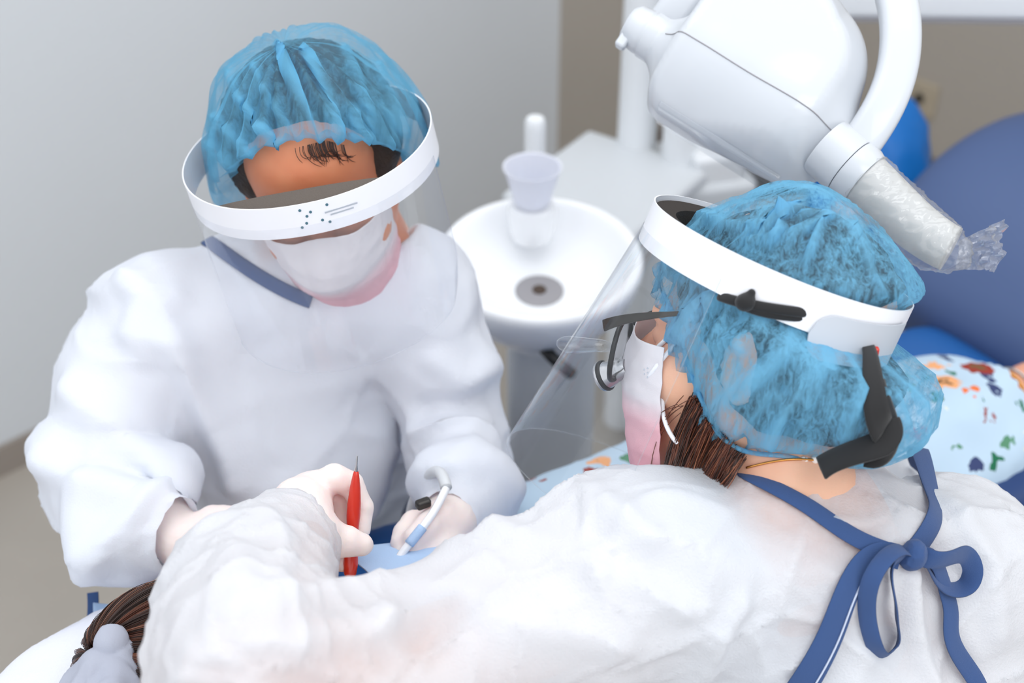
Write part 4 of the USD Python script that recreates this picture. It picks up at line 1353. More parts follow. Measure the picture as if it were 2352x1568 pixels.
cv, cf_, rimw = bouffant(HA, rimA, RA, V(0, -.02, .022), lambda s: .12 + .12 * np.sin(s) ** 2 + .1 * (np.cos(s) < 0), (0, -.25, .97), pleat=.014, npl=30, seed=9)
cn = vnormals(cv, cf_)
cap_folds = [([(640, 105), (690, 230), (748, 338)], 9, .008), ([(700, 115), (755, 220), (778, 330)], 9, .009), ([(790, 110), (830, 200), (850, 320)], 9, .006), ([(555, 230), (620, 310), (685, 360)], 10, .007),
             ([(495, 270), (560, 340), (610, 385)], 11, .007), ([(525, 165), (560, 250), (640, 340)], 9, .005), ([(870, 150), (905, 240), (930, 310)], 10, .006), ([(480, 330), (520, 370), (560, 410)], 10, .006),
             ([(580, 150), (620, 230), (690, 320)], 8, .004), ([(880, 250), (900, 300), (905, 335)], 9, .006), ([(820, 250), (815, 300), (810, 335)], 8, .006)]
edge_w = np.tile(np.clip(np.linspace(0, 1, 54) / .14, 0, 1), 180)
fd_ = screen_folds(cv, cn, cap_folds)
cv = cv + cn * (.002 * (ridged(cv * V(1.3, 1, .6), 13, 12, 1) - .45) + fd_)[:, None] * edge_w[:, None]
cap_a = part('cap', (cv, cf_), MAT['cap_soft'], asst, smooth=True, prim={'ply': np.clip(np.abs(fd_) / .007, 0, 1) * .8}, label='sheer blue bouffant cap with gathered pleats')
part('elastic', sweep(rimw, .0026, closed=True, seg=8), MAT['cap_soft'], cap_a, smooth=True)
sfa = union([ell((0, -.020, .044), (.098, .106, .094)), ell((0, -.07, -.012), (.075, .05, .06))], .03)
vs, fs_ = nets(lambda p: smax(sfa(HA.l(p)), HA.l(p)[:, 1] - (.040 - .2 * (HA.l(p)[:, 2] - .09) - 4.5 * HA.l(p)[:, 0] ** 2), .012), HA.c - .17, HA.c + .17, .005)
vs = vs + vnormals(vs, fs_) * (.005 * (ridged(HA.l(vs) * V(1, .35, 1), 60, 6) - .4))[:, None]
hair_a = part('hair', (vs, fs_), MAT['scalp'], asst, smooth=True)
rng = np.random.default_rng(5)
cs = []
for i in range(60):
    u0 = rng.normal(742, 26); v0 = 338 + abs(u0 - 750) * .25
    cs.append(smooth_path([trace(abody, u0, v0 - 12) + V(0, -.004, .004), trace(abody, u0 + 6, v0 + 10) + V(0, -.003, .003), trace(abody, u0 + rng.normal(22, 10), v0 + 24 + rng.normal(0, 10)) + V(0, -.001, .001)], 7))
strands('hair_strands', cs, .0007, MAT['hair_dark'], hair_a)
add_mask(HA, asst, seed=8, puff=.022, bot=-.125, w=.073, top=.008)
for q in (-1, 1):
    part('ear_loop', sweep(smooth_path([HA.w((q * .060, .056, -.02)), HA.w((q * .075, .03, -.004)), HA.w((q * .084, .0, .012))], 14), .0022, seg=8), MAT['band_white'], asst, smooth=True)
seated_legs(HPA + V(0, 0, -.05), -B2, .30, MAT['jeans'], asst, spread=.10)
stool(HPA[0], HPA[1], HPA[2] - .140, 'round navy seated stool under the person facing the camera')

# ================================================================== PATIENT (lying, mostly hidden)
HC = P(500, 1520, 1.395)
fx = nrm(V(.88, .46, -.02))
CHN = HC + fx * .12
up_p = nrm(V(0, 0, 1) - fx * fx[2])
HP = Frame(HC, V(0, 1, 0), 0)
HP.R = np.stack([np.cross(up_p, -fx), up_p, -fx])          # face looks up, crown points to lower left
pat = thing('person', 'patient lying back with dark brown hair in a pale scrunchie and a floral sleeve', 'person', ch(.5, 0, .0))
PS0, PS1, PS2 = ch(.36, -.06, .77), ch(.62, -.05, .725), ch(1.0, -.02, .71)
SHR, ELB, WRP, HNP = ch(.36, -.2, .77), P(2010, 1085, 1.82), P(2300, 905, 1.95), P(2420, 855, 2.02)
SHL = ch(.38, .08, .76)
EL2 = ch(.65, .10, .73); WR2 = ch(.86, .0, .82)
pf = union([head_sdf(HP), rc(HP.w((0, -.03, -.09)), ch(.3, -.05, .78), .052, .06), rc(ch(.36, -.06, .77), PS2, .10, .10, .7, V(0, 0, 1)), rc(SHR, ELB, .046, .038), rc(ELB, WRP, .038, .027),
            rc(SHL, EL2, .046, .038), rc(EL2, WR2, .036, .026),
            rc(WRP, P(2365, 880, 1.985), .027, .030), rc(P(2340, 890, 1.97), P(2375, 935, 1.965), .016, .011),
            finger([P(2365, 870, 1.985), P(2420, 850, 2.02), P(2455, 850, 2.03)], .014, .010), finger([P(2365, 885, 1.985), P(2425, 875, 2.02), P(2460, 880, 2.03)], .014, .010),
            finger([P(2365, 900, 1.985), P(2420, 900, 2.01), P(2450, 908, 2.02)], .013, .010), finger([P(2362, 915, 1.98), P(2405, 925, 2.0), P(2430, 932, 2.005)], .012, .009)],
           [0, .02, .04, .04, .015, .04, .015, .012, .012, .008, .006, .006, .006])
pq = np.array([HC, CHN, PS2, ELB, WRP, P(2460, 850, 2.05), EL2, WR2, SHL])
v, f = nets(pf, pq.min(0) - V(.17, .17, .16), pq.max(0) + V(.05, .1, .16), .0065)
part('body', (v, f), MAT['skin'], pat, smooth=True)

sh = union([rc(ch(.36, -.06, .77), PS1, .112, .115, .75, V(0, 0, 1)), rc(PS1, PS2, .115, .12, .75, V(0, 0, 1)), rc(SHR, ELB, .066, .062), rc(ELB, P(2170, 985, 1.88), .064, .062), rc(P(2170, 985, 1.88), P(2275, 915, 1.93), .062, .046),
            rc(SHL, EL2, .064, .06), rc(EL2, WR2, .06, .045)], [0, .05, .04, .015, .015, .04, .015])
v, f = nets(sh, pq.min(0) - V(.1, .1, .16), pq.max(0) + V(.05, .1, .16), .008)
n = vnormals(v, f)
v = v + n * (.010 * (ridged(v, 9, 71, 2) - .45))[:, None]
ca = nrm(P(2275, 915, 1.93) - P(2170, 985, 1.88))
bad = ((v - P(2275, 915, 1.93)) @ ca > .016) & (np.linalg.norm(v - P(2275, 915, 1.93), axis=1) < .09)
f = f[~bad[f].any(1)]
MAT['floral'] = M('floral_cotton', {
    'g': ('geometry', {}),
    'v1': ('voronoi_texture', {'scale': 15.0, 'randomness': 0.9}), 'v2': ('voronoi_texture', {'scale': 26.0, 'randomness': 1.0}),
    'nz': ('noise_texture', {'scale': 60.0, 'detail': 2.0}), 'wob': ('vector_math', {'math_type': 'multiply_add', 'vector2': (0.034, 0.034, 0.034)}),
    'o': ('vector_math', {'math_type': 'add', 'vector2': (3.1, 1.7, 0.4)}),
    'm1': ('math', {'math_type': 'less_than', 'value2': 0.30}), 'm2': ('math', {'math_type': 'less_than', 'value2': 0.27}), 'm3': ('math', {'math_type': 'less_than', 'value2': 0.14}),
    's1': ('separate_color', {}), 's2': ('separate_color', {}),
    'r1': ('rgb_ramp', {'interpolate': False, 'ramp': [(0, srgb(206, 50, 70)), (.22, srgb(228, 120, 70)), (.42, srgb(226, 226, 205)), (.6, srgb(150, 60, 50)), (.8, srgb(236, 170, 120))]}),
    'r2': ('rgb_ramp', {'interpolate': False, 'ramp': [(0, srgb(40, 110, 80)), (.35, srgb(60, 70, 110)), (.55, srgb(90, 140, 110)), (.75, srgb(186, 208, 226))]}),
    'c1': ('mix', {'color1': srgb(186, 208, 226)}), 'c2': ('mix', {}), 'c3': ('mix', {'color2': srgb(120, 90, 60)}),
    'p': ('principled_bsdf', {'roughness': 0.85, 'specular_ior_level': 0.2})},
    [('nz.color', 'wob.vector1'), ('g.position', 'wob.vector3'), ('wob.vector', 'v1.vector'), ('wob.vector', 'o.vector1'), ('o.vector', 'v2.vector'), ('v1.distance', 'm1.value1'), ('v2.distance', 'm2.value1'), ('v1.distance', 'm3.value1'),
     ('v1.color', 's1.color'), ('v2.color', 's2.color'), ('s1.r', 'r1.fac'), ('s2.r', 'r2.fac'), ('m2.value', 'c1.fac'), ('r2.color', 'c1.color2'), ('m1.value', 'c2.fac'), ('c1.color', 'c2.color1'),
     ('r1.color', 'c2.color2'), ('m3.value', 'c3.fac'), ('c2.color', 'c3.color1'), ('c3.color', 'p.base_color')], 'p.BSDF')
part('shirt', (v, f), MAT['floral'], pat, smooth=True, label='pale blue floral shirt')
for i, (u_, v_, d_) in enumerate(((2306, 902, 1.953), (2322, 896, 1.962))):
    c = P(u_, v_, d_); ax = nrm(HNP - WRP)
    e1 = nrm(np.cross(ax, [0.1, 0.2, 1])); e2 = np.cross(ax, e1)
    a = np.linspace(0, 2 * math.pi, 40, endpoint=False)
    part('bracelet', sweep(c + .031 * (np.cos(a)[:, None] * e1 + np.sin(a)[:, None] * e2), .0028 - .0006 * i, closed=True, seg=10), MAT['gold' if i == 0 else 'steel'], pat, smooth=True)

# hair swept back into a bun at the crown
scalp = union([ell((0, -.018, .042), (.086, .104, .092))], .01)
scc = lambda q: np.minimum(q[:, 1] - (.080 + 1.3 * (q[:, 2] - .018)), .5)
vs, fs_ = nets(lambda p: smax(scalp(HP.l(p)), scc(HP.l(p)), .012), HP.c - .16, HP.c + .16, .0045)
hair_p = part('hair', (vs, fs_), MAT['scalp'], pat, smooth=True, label='dark brown hair pulled back to the crown')

# headrest pillow with a white linen cover
hc = P(335, 1568, 1.415) + V(0, 0, -0.035)
fpe = ell(hc, (0.205, 0.145, 0.05), rotz(math.atan2(A2[1], A2[0])))
fp = lambda p: smax(fpe(p), -(np.minimum(pf(p), scalp(HP.l(p))) - .005), .02)
v, f = nets(fp, hc - 0.26, hc + 0.26, 0.009)
n = vnormals(v, f)
v = v + n * (0.004 * (ridged(v, 17, 3) - 0.5) + 0.0015 * (ridged(v, 60, 5) - 0.5))[:, None]
hp = thing('headrest_pillow', 'white linen-covered headrest cushion beneath the patient at lower left', 'pillow', hc - V(0, 0, 0.05))
part('cover', (v, f), MAT['linen'], hp, smooth=True)

bun = nrm(HP.l(P(258, 1520, 1.335)) - V(0, -.018, .042))
rng = np.random.default_rng(21)
groups = {'hair_dark': [], 'hair_brown': [], 'hair_light': []}
e1 = nrm(np.cross(bun, [1, 0, 0])); e2 = np.cross(bun, e1)
for i in range(4600):
    az = rng.random() * 2 * math.pi
    dv = math.cos(az) * e1 + math.sin(az) * e2
    lim = 1.5 + .4 * rng.random()
    a = np.linspace(lim, .10 + .1 * rng.random(), 12)
    lift = .0015 + .0075 * rng.random() ** 2 + .004 * math.sin(az * 17) ** 2
    wob = .05 * math.sin(az * 9 + 1) + rng.normal(0, .02)
    d = np.cos(a)[:, None] * bun + np.sin(a)[:, None] * (dv + (np.sin(a * 2)[:, None] * wob) * np.cross(bun, dv))
    d /= np.linalg.norm(d, axis=1, keepdims=True)
    r = 1 / np.linalg.norm(d / V(.086, .104, .092), axis=1) + lift
    q = V(0, -.018, .042) + d * r[:, None]
    q = q[scc(q) < .006]
    if len(q) < 4:
        continue
    s_ = math.sin(az * 21) + rng.normal(0, .5)
    groups['hair_dark' if s_ < .45 else ('hair_brown' if s_ < 1.0 else 'hair_light')].append(HP.w(q))
for k, cs in groups.items():
    if cs:
        strands('hair_strands', cs, .00062, MAT[k], hair_p)
bw = P(262, 1545, 1.318)
# scrunchie: bunched cloth wound round the bun
ax = HP.R.T @ bun
dsc = 1.298
sl = [rc(P(214, 1590, dsc + .01), P(236, 1540, dsc - .002), .029, .021), ell(P(256, 1476, dsc), (.0145, .0145, .0155)), rc(P(252, 1500, dsc), P(262, 1575, dsc - .014), .010, .022), rc(P(276, 1505, dsc - .002), P(296, 1600, dsc), .010, .019),
      ell(P(288, 1492, dsc + .004), (.0080, .0085, .0085)), rc(P(225, 1600, dsc), P(300, 1640, dsc + .01), .03, .03), rc(P(222, 1545, dsc + .002), P(190, 1590, dsc + .014), .014, .02)]
vk, fk = nets(union(sl, [0, .003, .002, .002, .002, .01, .006]), P(250, 1540, dsc) - .10, P(250, 1540, dsc) + .10, .0022)
lk = (vk - bw) @ np.stack([XC, UC * .35, FC]).T
vk = vk + vnormals(vk, fk) * (.0055 * (1 - np.abs(2 * meshkit.noise(lk * 62, 12) - 1) - .5))[:, None]
part('scrunchie', (vk, fk), MAT['scrunchie'], pat, smooth=True, label='pale grey bunched fabric scrunchie')
vk, fk = nets(ell(bw + ax * .004, (.019, .019, .019)), bw - .05, bw + .05, .004)
part('hair_bun', (vk, fk), MAT['scalp'], pat, smooth=True)
# chest bib in front of the mouth
gu, gv = np.meshgrid(np.linspace(0, 1, 16), np.linspace(0, 1, 16), indexing='ij')
pts = np.array([ch(.11 + .34 * a, -.17 + (.245 - .09 * a) * b, .952 - .085 * a - .9 * (b - .5) ** 2 * .3 + .005 * math.sin(9 * a + 7 * b)) for a, b in zip(gu.ravel(), gv.ravel())])
cb = thing('chest_bib', 'light blue paper bib on the patient just below the red instrument', 'bib', pts.mean(0))
part('sheet', shell(pts, grid_faces(16, 16), .0015), MAT['bib'], cb, smooth=True)
lf = union([rc(ch(1.02, -.07, .72), ch(1.40, -.05, .90), .085, .062), rc(ch(1.40, -.05, .90), ch(1.85, -.05, .82), .06, .042), rc(ch(1.02, .09, .72), ch(1.40, .12, .92), .085, .062), rc(ch(1.40, .12, .92), ch(1.85, .12, .83), .06, .042)], [0, .02, .05, .02])
v, f = nets(lf, ch(1.3, 0, .8) - .75, ch(1.5, 0, .8) + .75, .014)

# ================================================================== FACE SHIELDS
def shield(fr, name, label, ax_, ay, y0, z0, tau, bh, drop, flare, s_lim, vis, clip=None, base=None, dots=False):
    t = thing(name, label, 'face shield', base)
    ct, st_ = math.cos(tau), math.sin(tau)

    def loop(s, z=0.0, off=0.0):
        s = np.asarray(s, float)
        x = (ax_ + off) * np.sign(np.sin(s)) * np.abs(np.sin(s)) ** .92
        y = (ay + off) * np.cos(s)
        zz = np.broadcast_to(z, s.shape)
        return fr.w(np.stack([x, y0 + y * ct - zz * st_, z0 + y * st_ + zz * ct], -1))

    a = np.linspace(-math.pi, math.pi, 145)[:-1]
    zz = np.linspace(-bh / 2, bh / 2, 5)
    vo = np.stack([loop(a, z) for z in zz], 1).reshape(-1, 3)
    part('band', shell(vo, grid_faces(144, 5, wrap_u=True), .0014), MAT['band_white'], t, smooth=30, label='white plastic head band')
    # visor
    ns, nt = 70, 26
    S, T = np.meshgrid(np.linspace(-1, 1, ns), np.linspace(0, 1, nt), indexing='ij')
    lim = s_lim * (1 - .10 * np.clip((T - .88) / .12, 0, 1) ** 2)
    s = S * lim
    q = loop(s, -bh / 2 + .012, .0012)
    dn = -(fr.R[2] * ct - fr.R[1] * st_)
    fw = fr.R[1] * ct + fr.R[2] * st_
    corner = .03 * np.clip((np.abs(S) - .86) / .14, 0, 1) ** 2
    L = drop * T * (1 - corner / drop * 1.0)
    q = q + L[..., None] * dn + (flare * T * np.cos(s))[..., None] * fw
    pv = q.reshape(-1, 3)
    part('visor', shell(pv, grid_faces(ns, nt), .0005), MAT[vis], t, smooth=True, label='clear curved plastic visor')
    edge = np.vstack([q[0], q[1:-1, -1], q[-1][::-1]])
    part('visor_edge', sweep(edge, .00055, seg=6), MAT['lens'], t, smooth=True)
    return t, loop


# assistant's shield
sa, loopA = shield(HA, 'face_shield', 'clear face shield with dotted white band worn by the person facing the camera', .135, .122, .012, .040, .28, .037, .165, .03, math.radians(76), 'visor_soft', base=HA.w((0, .1, .05)))
ns = 40
s = np.linspace(-.80, .80, ns); zz = np.linspace(-.5, .5, 4)
outer = np.stack([loopA(s, z * .029, -.002) for z in zz], 1)
inner = []
for i, si in enumerate(s):
    o = loopA(np.array([si]), 0, -.002)[0]
    l = HA.l(o)
    yy = .100 - .6 * abs(l[0]) ** 2
    inner.append(HA.w((l[0] * .96, min(yy, l[1] - .002), l[2] - .0)))
inner = np.array(inner)
zup = HA.R[2]
ring = np.stack([loopA(s, .013, -.002), loopA(s, -.014, -.002), inner - zup * .012, inner + zup * .014], 1).reshape(-1, 3)
ff = grid_faces(ns, 4, wrap_v=True)
ff = np.vstack([ff, [[0, 1, 2], [0, 2, 3]], [[(ns - 1) * 4 + 2, (ns - 1) * 4 + 1, (ns - 1) * 4], [(ns - 1) * 4 + 3, (ns - 1) * 4 + 2, (ns - 1) * 4]]])
part('forehead_foam', fix((ring, ff)), MAT['foam'], sa, smooth=30, label='dark grey foam cushion')


def on_band(loop, fr, u, vv, off):
    """point of the band nearest to picture point (u, vv)"""
    best = None
    for s_ in np.linspace(-1.2, 1.2, 160):
        for z_ in np.linspace(-.02, .02, 21):
            p = loop(np.array([s_]), z_, off)[0]
            a, b, _ = proj(p)
            e = (a - u) ** 2 + (b - vv) ** 2
            if best is None or e < best[0]:
                best = (e, p, s_)
    p = best[1]; s_ = best[2]
    e = 1e-3
    tx = nrm(loop(np.array([s_ + e]), 0, off)[0] - loop(np.array([s_ - e]), 0, off)[0])
    up = nrm(loop(np.array([s_]), .01, off)[0] - loop(np.array([s_]), 0, off)[0])
    return p, tx, up, np.cross(tx, up)


for (u_, v_) in ((750, 469), (690, 481), (715, 485), (704, 496), (707, 513), (697, 523), (743, 505), (756, 510)):
    p, tx, up, nn = on_band(loopA, HA, u_, v_, .0010)
    nn = nn * np.sign(nn @ (CAM - p))
    part('printed_dot', lathe([(0, -.0003), (.0015, -.0003), (.0015, .0002), (0, .0002)], p, nn, 12), MAT['dot'], sa)
for k, (u_, v_, ln) in enumerate(((745, 487, .034), (745, 494, .024))):
    p, tx, up, nn = on_band(loopA, HA, u_ + 40, v_ - 10, .0010)
    nn = nn * np.sign(nn @ (CAM - p))
    seg_ = np.array([p - tx * ln / 2, p, p + tx * ln / 2])
    part('printed_line', ribbon(seg_, .0014, nn, .0003), MAT['print_grey'], sa)

# dentist's shield
sd, loopD = shield(HD, 'face_shield', 'white-banded clear face shield worn by the person seen from behind', SHD['ax'], SHD['ay'], SHD['y0'], SHD['z0'], SHD['tau'], .036, .262, .05, math.radians(86), 'visor', base=HD.w((0, .1, .05)))
s = np.linspace(-math.pi * .98, -math.pi * .695, 40)
zz = np.linspace(-.5, .5, 9)
e = (s - s[0]) / (s[-1] - s[0])
hh = .038 * np.sqrt(np.clip(1 - np.clip((e - .82) / .18, 0, 1) ** 2.2, 0, 1)) + .001
cl_ = np.stack([loopD(s, z * hh - .012 * 1.0 - .006 * e, .0035) for z in zz], 1).reshape(-1, 3)
part('strap_end', shell(cl_, grid_faces(40, 9), .0014), MAT['clip_grey'], sd, smooth=30, label='light grey rounded strap end')
s = np.linspace(-.75, .75, 30)
fo = np.stack([loopD(s, .014, -.003), loopD(s, -.014, -.003), loopD(s, -.012, -.022), loopD(s, .012, -.022)], 1).reshape(-1, 3)
ff = grid_faces(30, 4, wrap_v=True)
part('forehead_foam', fix((fo, np.vstack([ff, [[0, 1, 2], [0, 2, 3]], [[118, 117, 116], [119, 118, 116]]]))), MAT['foam_dark'], sd, smooth=30)

# ================================================================== LOUPES on a black cord
lo = thing('loupe_glasses', 'black-framed magnifying loupe glasses with steel barrels behind the clear visor', 'glasses', HD.w((0, .1, 0)))
hl = HD.w
for q in (-1, 1):
    part('temple_arm', sweep(smooth_path([hl((q * .086, .0, .042)), hl((q * .084, .05, .030)), hl((q * .077, .108, .012)), hl((q * .070, .124, .004))], 24), .0016, np.r_[np.full(12, .0024), np.linspace(.0028, .0058, 12)], normal=HD.R[2], seg=12, power=4), MAT['dark_metal'], lo, smooth=40)
    a = np.linspace(0, 2 * math.pi, 48, endpoint=False)
    lx = .031 * np.sign(np.cos(a)) * np.abs(np.cos(a)) ** .8; lz = .028 * np.sign(np.sin(a)) * np.abs(np.sin(a)) ** .8
    rimp = np.array([hl((q * (.036 + x * 1.0), .126 - .18 * abs(.036 + x) - .06 * z_, -.018 + z_ - .002)) for x, z_ in zip(lx, lz)])
    part('lens_rim', sweep(rimp, .0026, closed=True, seg=10), MAT['black'], lo, smooth=True)
    c = rimp.mean(0)
    lv = np.vstack([rimp, c[None]])
    lfc = np.array([[i, (i + 1) % 48, 48] for i in range(48)])
    part('lens', shell(lv, lfc, .0012), MAT['lens'], lo, smooth=True)
    b0 = hl((q * .031, .112, -.036)); ba = nrm(HD.R[1] * .86 - HD.R[2] * .5 - HD.R[0] * q * .06)
    part('barrel', lathe([(0, 0), (.0085, 0), (.0095, .004), (.010, .012), (.0125, .020), (.0145, .026), (.0150, .030), (.0140, .0315), (.0128, .030), (0, .029)], b0, ba, 40), MAT['steel'], lo, smooth=40)
    part('barrel_ring', lathe([(.0142, .0235), (.0153, .0245), (.0156, .0265), (.0150, .028), (.0140, .0275)], b0, ba, 40), MAT['black'], lo, smooth=40)
    part('barrel_lens', lathe([(0, .0300), (.0125, .0296), (.0125, .0308), (0, .0322)], b0, ba, 32), MAT['lens_dark'], lo, smooth=True)
part('bridge', sweep(smooth_path([hl((-.008, .1235, -.004)), hl((0, .1255, .0)), hl((.008, .1235, -.004))], 10), .002, seg=10), MAT['black'], lo, smooth=True)
cs_ = hl((-.02, .150, -.035))
vv_, ff_ = nets(union([rc(hl((-.030, .142, -.022)), hl((-.014, .176, -.030)), .012, .017, .5, HD.R[2])], .004), cs_ - .06, cs_ + .06, .0022)
part('light_shield', (vv_, ff_), MAT['lens'], lo, smooth=True, label='clear plastic flip shield')
# cord: from the temple, along the cap, down behind the neck
_r = cv_d - CAM
_d = _r @ FC
_uv = np.stack([1176 + FPX * (_r @ XC) / _d, 784 - FPX * (_r @ UC) / _d], 1)


def oncap(u, v_, off=.006):
    """point just proud of the dentist's cap"""
    k = ((_uv - V(u, v_)) ** 2).sum(1) < 22 ** 2
    return P(u, v_, (np.percentile(_d[k], 12) if k.any() else 1.30) - off)


c1 = smooth_path([oncap(1655, 680, .002), oncap(1705, 695), oncap(1760, 706, .007), oncap(1815, 714, .006), oncap(1850, 718, .001)], 30)
part('cord', sweep(c1, .0046, .0036, normal=-FC, seg=14, power=2.5), MAT['black_cloth'], lo, smooth=True)
c1 = smooth_path([oncap(1694, 694), oncap(1740, 714), oncap(1815, 727, .005), oncap(1850, 730, .001)], 24)
part('cord', sweep(c1, .0040, .0032, normal=-FC, seg=12), MAT['black_cloth'], lo, smooth=True)
kq = oncap(1712, 694, .009)
vv_, ff_ = nets(union([ell(kq, (.009, .008, .008)), rc(kq, kq + camdir(.005, .008, -.002), .0055, .0035)], .003), kq - .022, kq + .022, .0014)
part('cord_knot', (vv_, ff_), MAT['black_cloth'], lo, smooth=True)
c2 = [oncap(1992, 790, .004), oncap(2004, 860, .006), oncap(2012, 930, .007), oncap(2030, 990, .008)]
z_ = c2[-1]
path = smooth_path(c2, 40)
part('cord_ribbon', ribbon(path, np.linspace(.010, .026, 40), blend([-FC, -FC, -FC + XC * .3], 40), .0025), MAT['black_cloth'], lo, smooth=True, label='wide black cloth neck strap')
d_ = (z_ - CAM) @ FC
path = smooth_path([P(2050, 960, d_), P(2042, 1005, d_ - .004), P(1995, 1028, d_ - .002), P(1935, 1048, d_ + .008), P(1885, 1075, d_ + .022)], 40)
part('cord_ribbon', ribbon(path, np.interp(np.linspace(0, 1, 40), [0, .3, 1], [.012, .024, .022]), blend([-FC + UC * .4, -FC + UC * .7, -FC + UC * .7], 40), .0025), MAT['black_cloth'], lo, smooth=True)
path = smooth_path([oncap(2022, 870, .004), P(2048, 950, d_ + .002), P(2056, 1010, d_ + .006), P(2040, 1048, d_ + .012), P(1985, 1060, d_ + .02)], 30)
part('cord_ribbon', ribbon(path, .009, -FC + XC * .6, .0025), MAT['black_cloth'], lo, smooth=True)
rt = oncap(2003, 806, .008)
part('red_tab', place(rbox((.012, .006, .008), .002), rt), MAT['red'], lo)

# ================================================================== OPERATING LAMP
def cdir(x, up, dep):
    return nrm(XC * x + UC * up + FC * dep)


LC = P(1707, 205, 1.52)
la = cdir(.832, -.555, -.14)
le = nrm(cdir(.555, .832, .10) - la * (cdir(.555, .832, .10) @ la))     # towards the back of the lamp
lv_ = np.cross(la, le)
if lv_ @ FC > 0:
    lv_ = -lv_
RL = np.stack([la, le, lv_])
S_ = px(1.52)


def lampf(p):
    q = (p - LC) @ RL.T
    # half-disc plate: rounded outline in the (a, e) plane, thick edges
    x, e, w = q[:, 0], q[:, 1], q[:, 2]
    hx, he = .097, .102
    e = e - .026
    x = x - .0126
    r = np.where(e < 0, .028, .086)
    dx = np.abs(x) - hx + r; de = np.abs(e) - he + r
    d2 = np.minimum(np.maximum(dx, de), 0) + np.linalg.norm(np.maximum(np.stack([dx, de], 1), 0), axis=1) - r
    dome = .066 - 5.5 * np.maximum(-e - .012, 0) ** 2
    dw = np.abs(w) - dome
    side = np.clip(.5 - x / .07, 0, 1)
    d = smax(smax(d2, dw, .012), .8 * (d2 - .03 * side) + .6 * dw + .024, .008)
    hubs = rc(V(.06, -.004, 0), V(.122, -.004, 0), .055, .031)(q)
    hubl = rc(V(-.05, -.004, 0), V(-.104, -.004, 0), .045, .026)(q)
    d = smin(d, hubs, .035); d = smin(d, hubl, .03)
    d = smax(d, q[:, 0] - .120, .003)
    return d


v, f = nets(lampf, LC - .26, LC + .26, .0045)
lamp = thing('operating_lamp', 'large white dental operating lamp head with looped yoke and plastic-wrapped grip', 'lamp', LC)
part('housing', (v, f), MAT['lamp_white'], lamp, smooth=35)


def LP(a, e, w=0.0):
    return LC + la * a + le * e + lv_ * w


fe = le * -1
part('front_lens', place(rbox((.15, .008, .06), .003), LP(.0126, -.070, 0), RL), MAT['lens'], lamp)
sm = []
for a_ in np.linspace(-.098, .119, 60):
    w_ = .12
    for _ in range(60):
        dd_ = lampf(LP(a_, -.004, w_)[None])[0]
        if abs(dd_) < 2e-4 or w_ < .01:
            break
        w_ -= dd_ * .8
    sm.append(LP(a_, -.004, w_ + .0002))
part('seam', sweep(np.array(sm), .00065, seg=6), MAT['drain'], lamp)
yk = smooth_path([P(1958, 352, 1.475), P(2010, 280, 1.47), P(2055, 180, 1.475), P(2068, 60, 1.485), P(2040, -60, 1.50), P(1960, -160, 1.52), P(1830, -190, 1.54), P(1690, -130, 1.56), P(1585, -20, 1.57), P(1528, 55, 1.575)], 80)
part('yoke', sweep(yk, .021, .0155, normal=lv_, seg=28, power=3.2), MAT['lamp_white'], lamp, smooth=40)
part('knob', lathe([(0, 0), (.026, 0), (.0265, .003), (.0265, .02), (.025, .022), (.025, .024), (.0255, .026), (.0235, .040), (.018, .046), (0, .047)], LP(-.098, -.004), -la, 40), MAT['lamp_white'], lamp, smooth=40)
part('knob_clip', place(rbox((.012, .02, .014), .004), LP(-.136, -.026, .006), RL), MAT['lamp_white'], lamp)
j0 = P(1915, 352, 1.474); j1 = P(1962, 392, 1.464)
ja = nrm(P(2190, 585, 1.43) - P(1915, 352, 1.474))
part('joint_collar', lathe([(0, -.012), (.0318, -.012), (.0325, -.010), (.0325, .020), (.032, .0215), (0, .0215)], j0, ja, 48), MAT['lamp_white'], lamp, smooth=40)
part('joint_ring', lathe([(0, .0222), (.0312, .0222), (.0322, .0235), (.0322, .036), (.0300, .043), (0, .043)], j0, ja, 48), MAT['lamp_white'], lamp, smooth=40)
gp_ = smooth_path([j0 + ja * .040, P(2040, 462, 1.455), P(2120, 532, 1.442), P(2185, 572, 1.432)], 30)
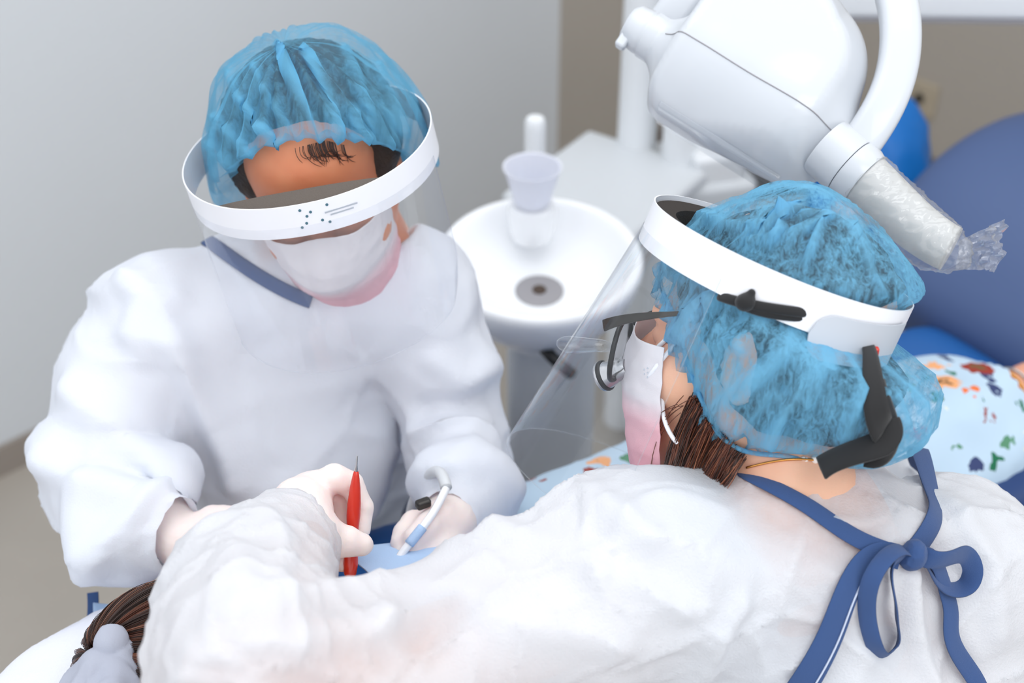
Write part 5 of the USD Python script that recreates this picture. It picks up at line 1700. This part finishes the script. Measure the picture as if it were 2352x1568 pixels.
part('grip', sweep(gp_, np.linspace(.0285, .0235, 30), seg=32), MAT['tape'], lamp, smooth=True, label='grey grip wrapped in plastic film')
# cling film over the grip, with a crumpled tail
nn2 = 90
g2 = smooth_path([j0 + ja * .041, P(2040, 463, 1.455), P(2120, 534, 1.442), P(2190, 578, 1.430), P(2225, 585, 1.426)], nn2)
fv, ffc = sweep(g2, np.r_[np.linspace(.0295, .0262, 70), np.linspace(.026, .012, 20)], seg=56)
fn = vnormals(fv, ffc)
fv = fv + fn * (.0035 * (ridged(fv * V(1, 1, 1), 60, 91, 2) ** 2) + .003 * ridged(fv, 130, 17, 1) - .001)[:, None]
flap = np.exp(-(((fv - P(2085, 560, 1.44)) ** 2).sum(1)) / .022 ** 2)
fv = fv + (flap * .012 * meshkit.noise(fv * 120, 6))[:, None] * camdir(-.5, -1)
part('film', (fv, ffc), MAT['bag_film'], lamp, smooth=True, label='clear crinkled cling film')
gu, gv = np.meshgrid(np.linspace(0, 1, 30), np.linspace(0, 1, 26), indexing='ij')
rng = np.random.default_rng(4)
p0, p1 = P(2200, 585, 1.428), P(2302, 562, 1.42)
pts = []
for a, b in zip(gu.ravel(), gv.ravel()):
    c = p0 + (p1 - p0) * a
    wv = (b - .5) * (.028 + .024 * a)
    q = c + camdir(-.15, -1.0) * wv
    nz = meshkit.noise(np.array([[a * 7, b * 7, 1.3]]), 3)[0] - .5
    nz2 = meshkit.noise(np.array([[a * 13, b * 12, 4.3]]), 5)[0] - .5
    pts.append(q + FC * (.035 * nz * (0.3 + a) + .012 * nz2) + camdir(1, .3) * (.016 * nz2 * a))
part('film_tail', shell(np.array(pts), grid_faces(30, 26), .0003), MAT['bag_film'], lamp, smooth=15, label='crumpled end of the cling film')
# lamp arm that goes up out of the picture to the ceiling
ar = smooth_path([P(1830, -190, 1.54), LC + V(.1, .25, .45), LC + V(.3, .5, .6), LC + V(.35, .55, 1.45)], 40)
part('support_arm', sweep(ar, .024, seg=20), MAT['lamp_white'], lamp, smooth=True)
